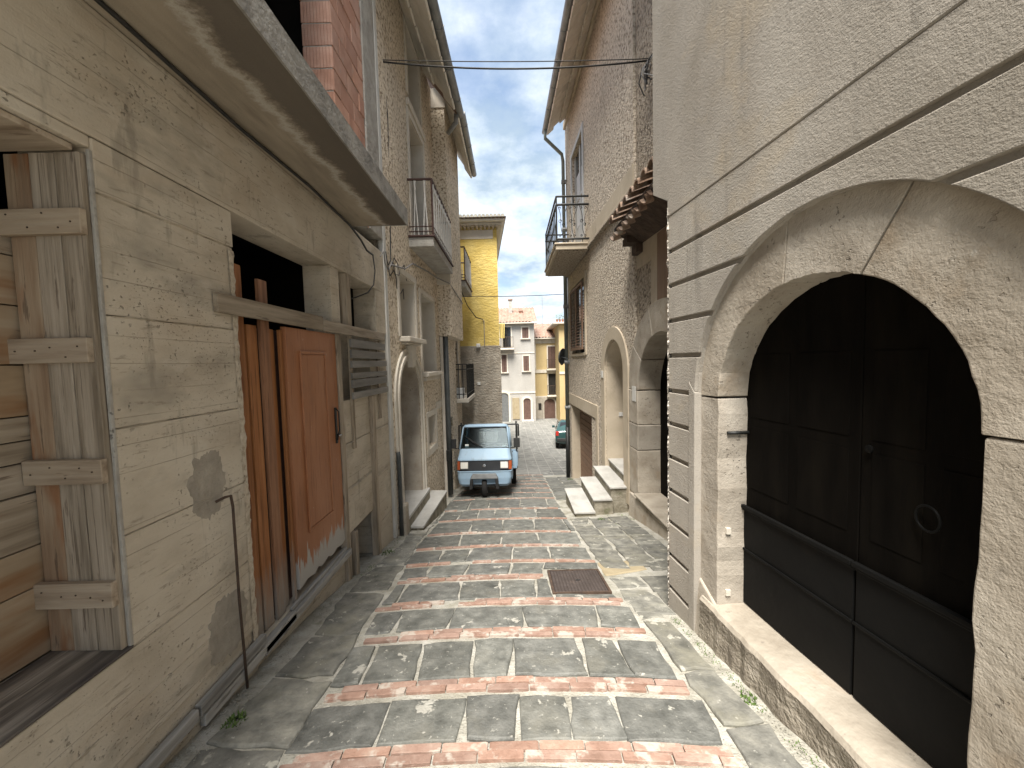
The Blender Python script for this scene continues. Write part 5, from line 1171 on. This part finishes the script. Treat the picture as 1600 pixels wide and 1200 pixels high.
# rear wall of the cab with its window, seat, steering bar
mb = MB(lambda u, d, z: (u, .90+d, z)); mb.panel(rect(-.53, .53, .9, 1.53), [rect(-.24, .24, 1.16, 1.42)], 0, .03); tbuild(mb, 'rear_panel', 'interior', cab)
mb = MB(); mb.box(-.48, .48, .50, .85, .62, .86); tbuild(mb, 'seat', 'interior', cab, .04); mb = MB(); mb.box(-.46, .46, .78, .88, .87, 1.12); tbuild(mb, 'seat_back', 'interior', cab, .04)
tbuild(MB().tube([(-.25, .16, 1.08), (-.08, .10, 1.14), (.08, .10, 1.14), (.25, .16, 1.08)], .014, 8), 'handlebar', 'iron', cab)
# headlights, indicators, badge
for s in (-1, 1):
    mb = MB(); mb.box(s*.435-.085, s*.435+.085, -.305, -.27, .625, .775); h_ = tbuild(mb, 'headlight', 'lamp_glass', cab, .02)
    tbuild(MB().tube([(s*.435-.085, -.303, .625), (s*.435+.085, -.303, .625), (s*.435+.085, -.303, .775), (s*.435-.085, -.303, .775)], .008, 6, True), 'bezel', 'grey_plastic', h_)
    mb = MB(); mb.hexa([(s*.530, -.302, .60), (s*.598, -.22, .60), (s*.59, -.12, .60), (s*.545, -.2, .60), (s*.530, -.302, .785), (s*.598, -.22, .785), (s*.59, -.12, .785), (s*.545, -.2, .785)]); tbuild(mb, 'indicator', 'indicator', cab, .006)
tbuild(MB().lathe([(.001, -.012), (.032, -.010), (.036, 0), (.036, .01), (.001, .01)], (0, -.312, .69), 'y', 18), 'badge', 'chrome', cab)
tbuild(MB().lathe([(.001, -.006), (.022, -.005), (.022, 0), (.001, 0)], (0, -.322, .69), 'y', 16), 'badge_centre', 'grey_plastic', cab)
mb = MB(); mb.box(-.50, .50, -.306, -.296, .30, .312); tbuild(mb, 'seam', 'truck_blue', cab, .003)
# front mudguard housing and wheel
mb = MB(); mb.hexa([(-.30, -.40, .415), (.30, -.40, .415), (.32, -.20, .43), (-.32, -.20, .43), (-.25, -.37, .515), (.25, -.37, .515), (.25, -.24, .54), (-.25, -.24, .54)]); fg = tbuild(mb, 'front_guard', 'grey_plastic', cab, .015)
for s in (-1, 1):
    mb = MB(); mb.hexa([(s*.32, -.385, .20), (s*.25, -.385, .20), (s*.25, -.18, .20), (s*.32, -.18, .20), (s*.30, -.395, .413), (s*.24, -.395, .413), (s*.24, -.18, .413), (s*.30, -.18, .413)]); tbuild(mb, 'guard_side', 'black_plastic', cab, .008)
mb = MB(); mb.box(-.235, .235, -.27, -.235, .25, .41); tbuild(mb, 'wheel_well', 'black_plastic', cab)
def wheel(x, y, r_, w, name='wheel', parent=tk):
    prof = [(r_*.62, -w*.42), (r_*.9, -w*.5), (r_*.985, -w*.36), (r_, -w*.15), (r_, w*.15), (r_*.985, w*.36), (r_*.9, w*.5), (r_*.62, w*.42)]
    wh_ = tbuild(MB().lathe(prof, (x, y, r_), 'x', 28), name, 'rubber', parent, smooth=True)
    tbuild(MB().lathe([(.02, -w*.3), (r_*.5, -w*.36), (r_*.6, -w*.44), (r_*.6, w*.44), (r_*.5, w*.36), (.02, w*.3)], (x, y, r_), 'x', 24), 'rim', 'pipe_white', wh_)
    return wh_
wheel(0, -.14, .235, .115)
strut([(.085, -.14, .235), (.09, -.10, .42)], .018, 'fork', 'iron'); strut([(-.085, -.14, .235), (-.09, -.10, .42)], .018, 'fork', 'iron')
for s in (-1, 1): wheel(s*.60, 1.92, .245, .13)
# mirrors
for s in (-1, 1):
    strut([(s*.56, .0, 1.05), (s*.66, -.06, 1.06), (s*.70, -.06, 1.10)], .010, 'mirror_arm', 'iron', 6)
    mb = MB(); mb.box(s*.715-.07, s*.715+.07, -.09, -.06, 1.06, 1.27); tbuild(mb, 'mirror', 'black_plastic', cab, .012)
# bed: floor, drop sides, frame, rack
bed = tbuild(MB().box(-.70, .70, 1.02, 2.75, .50, .56), 'bed_floor', 'truck_blue', tk, .006)
for s in (-1, 1):
    mb = MB(); mb.box(s*.70-.018, s*.70+.018, 1.02, 2.75, .56, .90); sp = tbuild(mb, 'side_panel', 'truck_blue', bed, .006)
    for k in range(3): mb = MB(); mb.box(s*.722-.006, s*.722+.006, 1.1+k*.55, 1.55+k*.55, .62, .84); tbuild(mb, 'pressing', 'truck_blue', sp, .004)
    mb = MB(); mb.box(s*.62-.09, s*.62+.09, 1.55, 2.25, .44, .498); tbuild(mb, 'mudguard', 'black_plastic', bed, .02)
tbuild(MB().box(-.70, .70, 1.02, 1.05, .56, .92), 'headboard', 'truck_blue', bed, .006); tbuild(MB().box(-.70, .70, 2.72, 2.75, .56, .90), 'tailboard', 'truck_blue', bed, .006)
tbuild(MB().box(-.30, -.22, .3, 2.7, .36, .44).box(.22, .30, .3, 2.7, .36, .44).box(-.55, .55, 1.86, 1.98, .20, .29), 'chassis', 'iron', bed, .008)
def rb_(p, q, r_=.020, name='rack_bar'): return tbuild(MB().tube([p, q], r_, 8), name, 'iron', bed)
rb_((-.74, 1.04, 1.60), (.76, 1.04, 1.60)); rb_((-.70, 1.04, .6), (-.70, 1.04, 1.66)); rb_((.70, 1.04, .6), (.70, 1.04, 1.68)); rb_((.755, 1.04, 1.60), (.755, 1.04, 1.30)); rb_((-.755, 1.04, 1.60), (-.755, 1.04, 1.0))
rb_((.70, 1.04, 1.58), (.70, 2.72, 1.58)); rb_((-.70, 1.04, 1.58), (-.70, 2.72, 1.58)); rb_((.70, 2.72, .6), (.70, 2.72, 1.58)); rb_((-.70, 2.72, .6), (-.70, 2.72, 1.58))
for k in range(9): x = -.24+k*.06; tbuild(MB().tube([(x, 1.0, 1.1), (x, 1.0, 1.48)], .005, 5), 'grid_wire', 'iron', bed)
for k in range(6): z = 1.14+k*.06; tbuild(MB().tube([(-.27, 1.0, z), (.27, 1.0, z)], .005, 5), 'grid_wire', 'iron', bed)

# ================================================================ green car on the piazza
cr_ = thing('parked_car', (2.75, 19.2, 0), 'dark green hatchback half hidden behind the downpipe on the piazza', 'car')
cr_.location = (2.93, 19.3, gz(19.3)); cr_.rotation_euler = (-math.atan(.1), 0, math.radians(-6))
def cring(y, w, zb, zt, wt): 
    return [(-w*.94, y, zb), (-w, y, zb+.18), (-w, y, zb+.42), (-w*.985, y, min(zt, .88)), (-wt, y, zt), (-wt*.5, y, zt+.02), (0, y, zt+.03), (wt*.5, y, zt+.02), (wt, y, zt), (w*.985, y, min(zt, .88)), (w, y, zb+.42), (w, y, zb+.18), (w*.94, y, zb)]
secs = [cring(0, .74, .36, .80, .70), cring(.06, .79, .24, .90, .75), cring(.14, .80, .22, .95, .76), cring(.62, .80, .22, 1.38, .60), cring(1.0, .80, .22, 1.44, .61), cring(1.9, .80, .22, 1.43, .61), cring(2.75, .80, .22, .98, .74), cring(3.4, .78, .22, .90, .72), cring(3.75, .70, .28, .74, .62)]
body = tbuild(loft(secs), 'body', 'car_green', cr_, smooth=True)
body.modifiers.new('ss', 'SUBSURF').levels = 1; body.modifiers['ss'].render_levels = 2
mb = MB(); mb.hexa([(-.60, .215, 1.0), (.60, .215, 1.0), (.60, .23, 1.0), (-.60, .23, 1.0), (-.50, .52, 1.33), (.50, .52, 1.33), (.50, .54, 1.33), (-.50, .54, 1.33)]); tbuild(mb, 'rear_window', 'glass_dark', cr_, .02)
for s in (-1, 1):
    mb = MB(); mb.box(s*.69-.08, s*.69+.08, .015, .12, .66, .90); tbuild(mb, 'tail_light', 'tail_red', cr_, .02)
    mb = MB(); mb.box(s*.88-.08, s*.88+.08, 2.35, 2.5, .92, 1.05); tbuild(mb, 'mirror', 'car_green', cr_, .03)
    for y in (.75, 3.05): wheel(s*.70, y, .29, .17, 'wheel', cr_)
    mb = MB(); mb.hexa([(s*.775, .75, .97), (s*.78, 2.55, .97), (s*.74, 2.55, .97), (s*.735, .75, .97), (s*.64, .9, 1.34), (s*.645, 2.1, 1.34), (s*.6, 2.1, 1.34), (s*.6, .9, 1.34)]); tbuild(mb, 'side_window', 'glass_dark', cr_, .01)
mb = MB(); mb.box(-.72, .72, -.05, .08, .38, .54); tbuild(mb, 'bumper', 'black_plastic', cr_, .03)
mb = MB(); mb.box(-.26, .26, -.004, .02, .64, .76); tbuild(mb, 'number_plate', 'paper', cr_)

# ================================================================ weeds
def weed(x, y, r_, n, h, label):
    z = G(x, y)-.012; mb = MB()
    for k in range(n):
        a = R.uniform(0, 6.28); rr = r_*math.sqrt(R.random()); b = Vector((x+rr*math.cos(a), y+rr*math.sin(a)*1.3, z)); d = Vector((R.uniform(-1, 1), R.uniform(-1, 1), R.uniform(.5, 1.6))).normalized()*h*R.uniform(.4, 1); s = Vector((-d.y, d.x, 0)).normalized()*.004 if d.xy.length > 1e-5 else Vector((.004, 0, 0))
        i = [mb.pt(b-s), mb.pt(b+s), mb.pt(b+d*.6+s*1.2), mb.pt(b+d), mb.pt(b+d*.6-s*1.2)]; mb.f.append(tuple(i))
    tag(mb.build('weed', 'moss'), label, 'weed')
weed(-1.52, 1.93, .045, 160, .05, 'small green weed tuft at the foot of the concrete wall')
weed(1.27, 2.02, .04, 60, .03, 'tiny weed tuft in the joint beside the portal sill')
weed(1.66, 11.2, .09, 90, .06, 'green weed patch at the foot of the downpipe')
weed(1.35, 5.9, .06, 70, .03, 'moss and weed in the paving near the marble steps')
weed(-1.55, 4.5, .08, 90, .03, 'low weed by the dark vent hole under the slats')

# ================================================================ loose grit and moss along the wall feet
mb = MB()
def grit(x, y, r_):
    c = Vector((x, y, G(x, y)-.008+r_*.4)); q = [c+Vector((r_*R.uniform(.7, 1.2)*a, r_*R.uniform(.7, 1.2)*b, r_*.7*d)) for a, b, d in ((1, 0, 0), (0, 1, 0), (-1, 0, 0), (0, -1, 0), (.1, .1, 1), (0, 0, -1))]
    i = [mb.pt(p) for p in q]
    for k in range(4): mb.f.append((i[k], i[(k+1) % 4], i[4])); mb.f.append((i[(k+1) % 4], i[k], i[5]))
for k in range(900):
    y = R.uniform(1.0, 5.4); grit(-1.66+abs(R.gauss(0, .06)), y, R.uniform(.002, .007))
for k in range(350):
    y = R.uniform(1.0, 3.0); grit(1.56-.11*y-.03-abs(R.gauss(0, .035)), y, R.uniform(.002, .005))
for k in range(350): grit(R.uniform(-1.4, 1.2), R.uniform(1.2, 7), R.uniform(.0015, .004))
tag(mb.build('gravel', 'mortar'), 'loose pale grit along the feet of the walls', 'gravel', kind='stuff')
mb = MB()
def blade(x, y, h):
    b = Vector((x, y, G(x, y)-.012)); d = Vector((R.uniform(-1, 1), R.uniform(-1, 1), R.uniform(.3, 1.2))).normalized()*h; s_ = Vector((-d.y, d.x, 0)); s_ = s_.normalized()*.003 if s_.length > 1e-6 else Vector((.003, 0, 0))
    i = [mb.pt(b-s_), mb.pt(b+s_), mb.pt(b+d)]; mb.f.append(tuple(i))
def clump(x, y, r_, n, h):
    for k in range(n): blade(x+R.gauss(0, r_), y+R.gauss(0, r_*1.6), h*R.uniform(.4, 1))
for k in range(16):
    y = R.uniform(1.2, 3.0); clump(1.56-.11*y-.055, y, .018, 26, .016)
for k in range(10): y = R.uniform(3.9, 5.3); clump(-1.60, y, .025, 24, .016)
for k in range(12): clump(R.uniform(1.3, 1.85), R.uniform(5.6, 6.25), .03, 26, .018)
for k in range(14): clump(R.uniform(-1.3, 1.2), R.choice([2.2, 2.72, 3.15, 4.12]), .012, 10, .01)
tag(mb.build('moss', 'moss'), 'low green moss in the paving joints and at the wall feet', 'moss', kind='stuff')
# tangle of thin cables at the corner of the two left houses
for k, lab in enumerate(('short grey cable curling at the corner strip below the slab end', 'loose looped cable hanging under the slab end on the pebbledash', 'thin black cable crossing the corner strip under the slab end')):
    a = Vector((-1.63, 4.95+.2*k, 3.02+.03*k)); pts = [a+Vector((.015*math.sin(t*2+k), t*.11, .10*math.sin(t*1.7+k*2)-.05*t*(k == 1))) for t in range(9)]
    tag(MB().tube(pts, .007, 6).build('cable', ('cable_grey', 'cable', 'cable')[k], smooth=True), lab, 'cable')
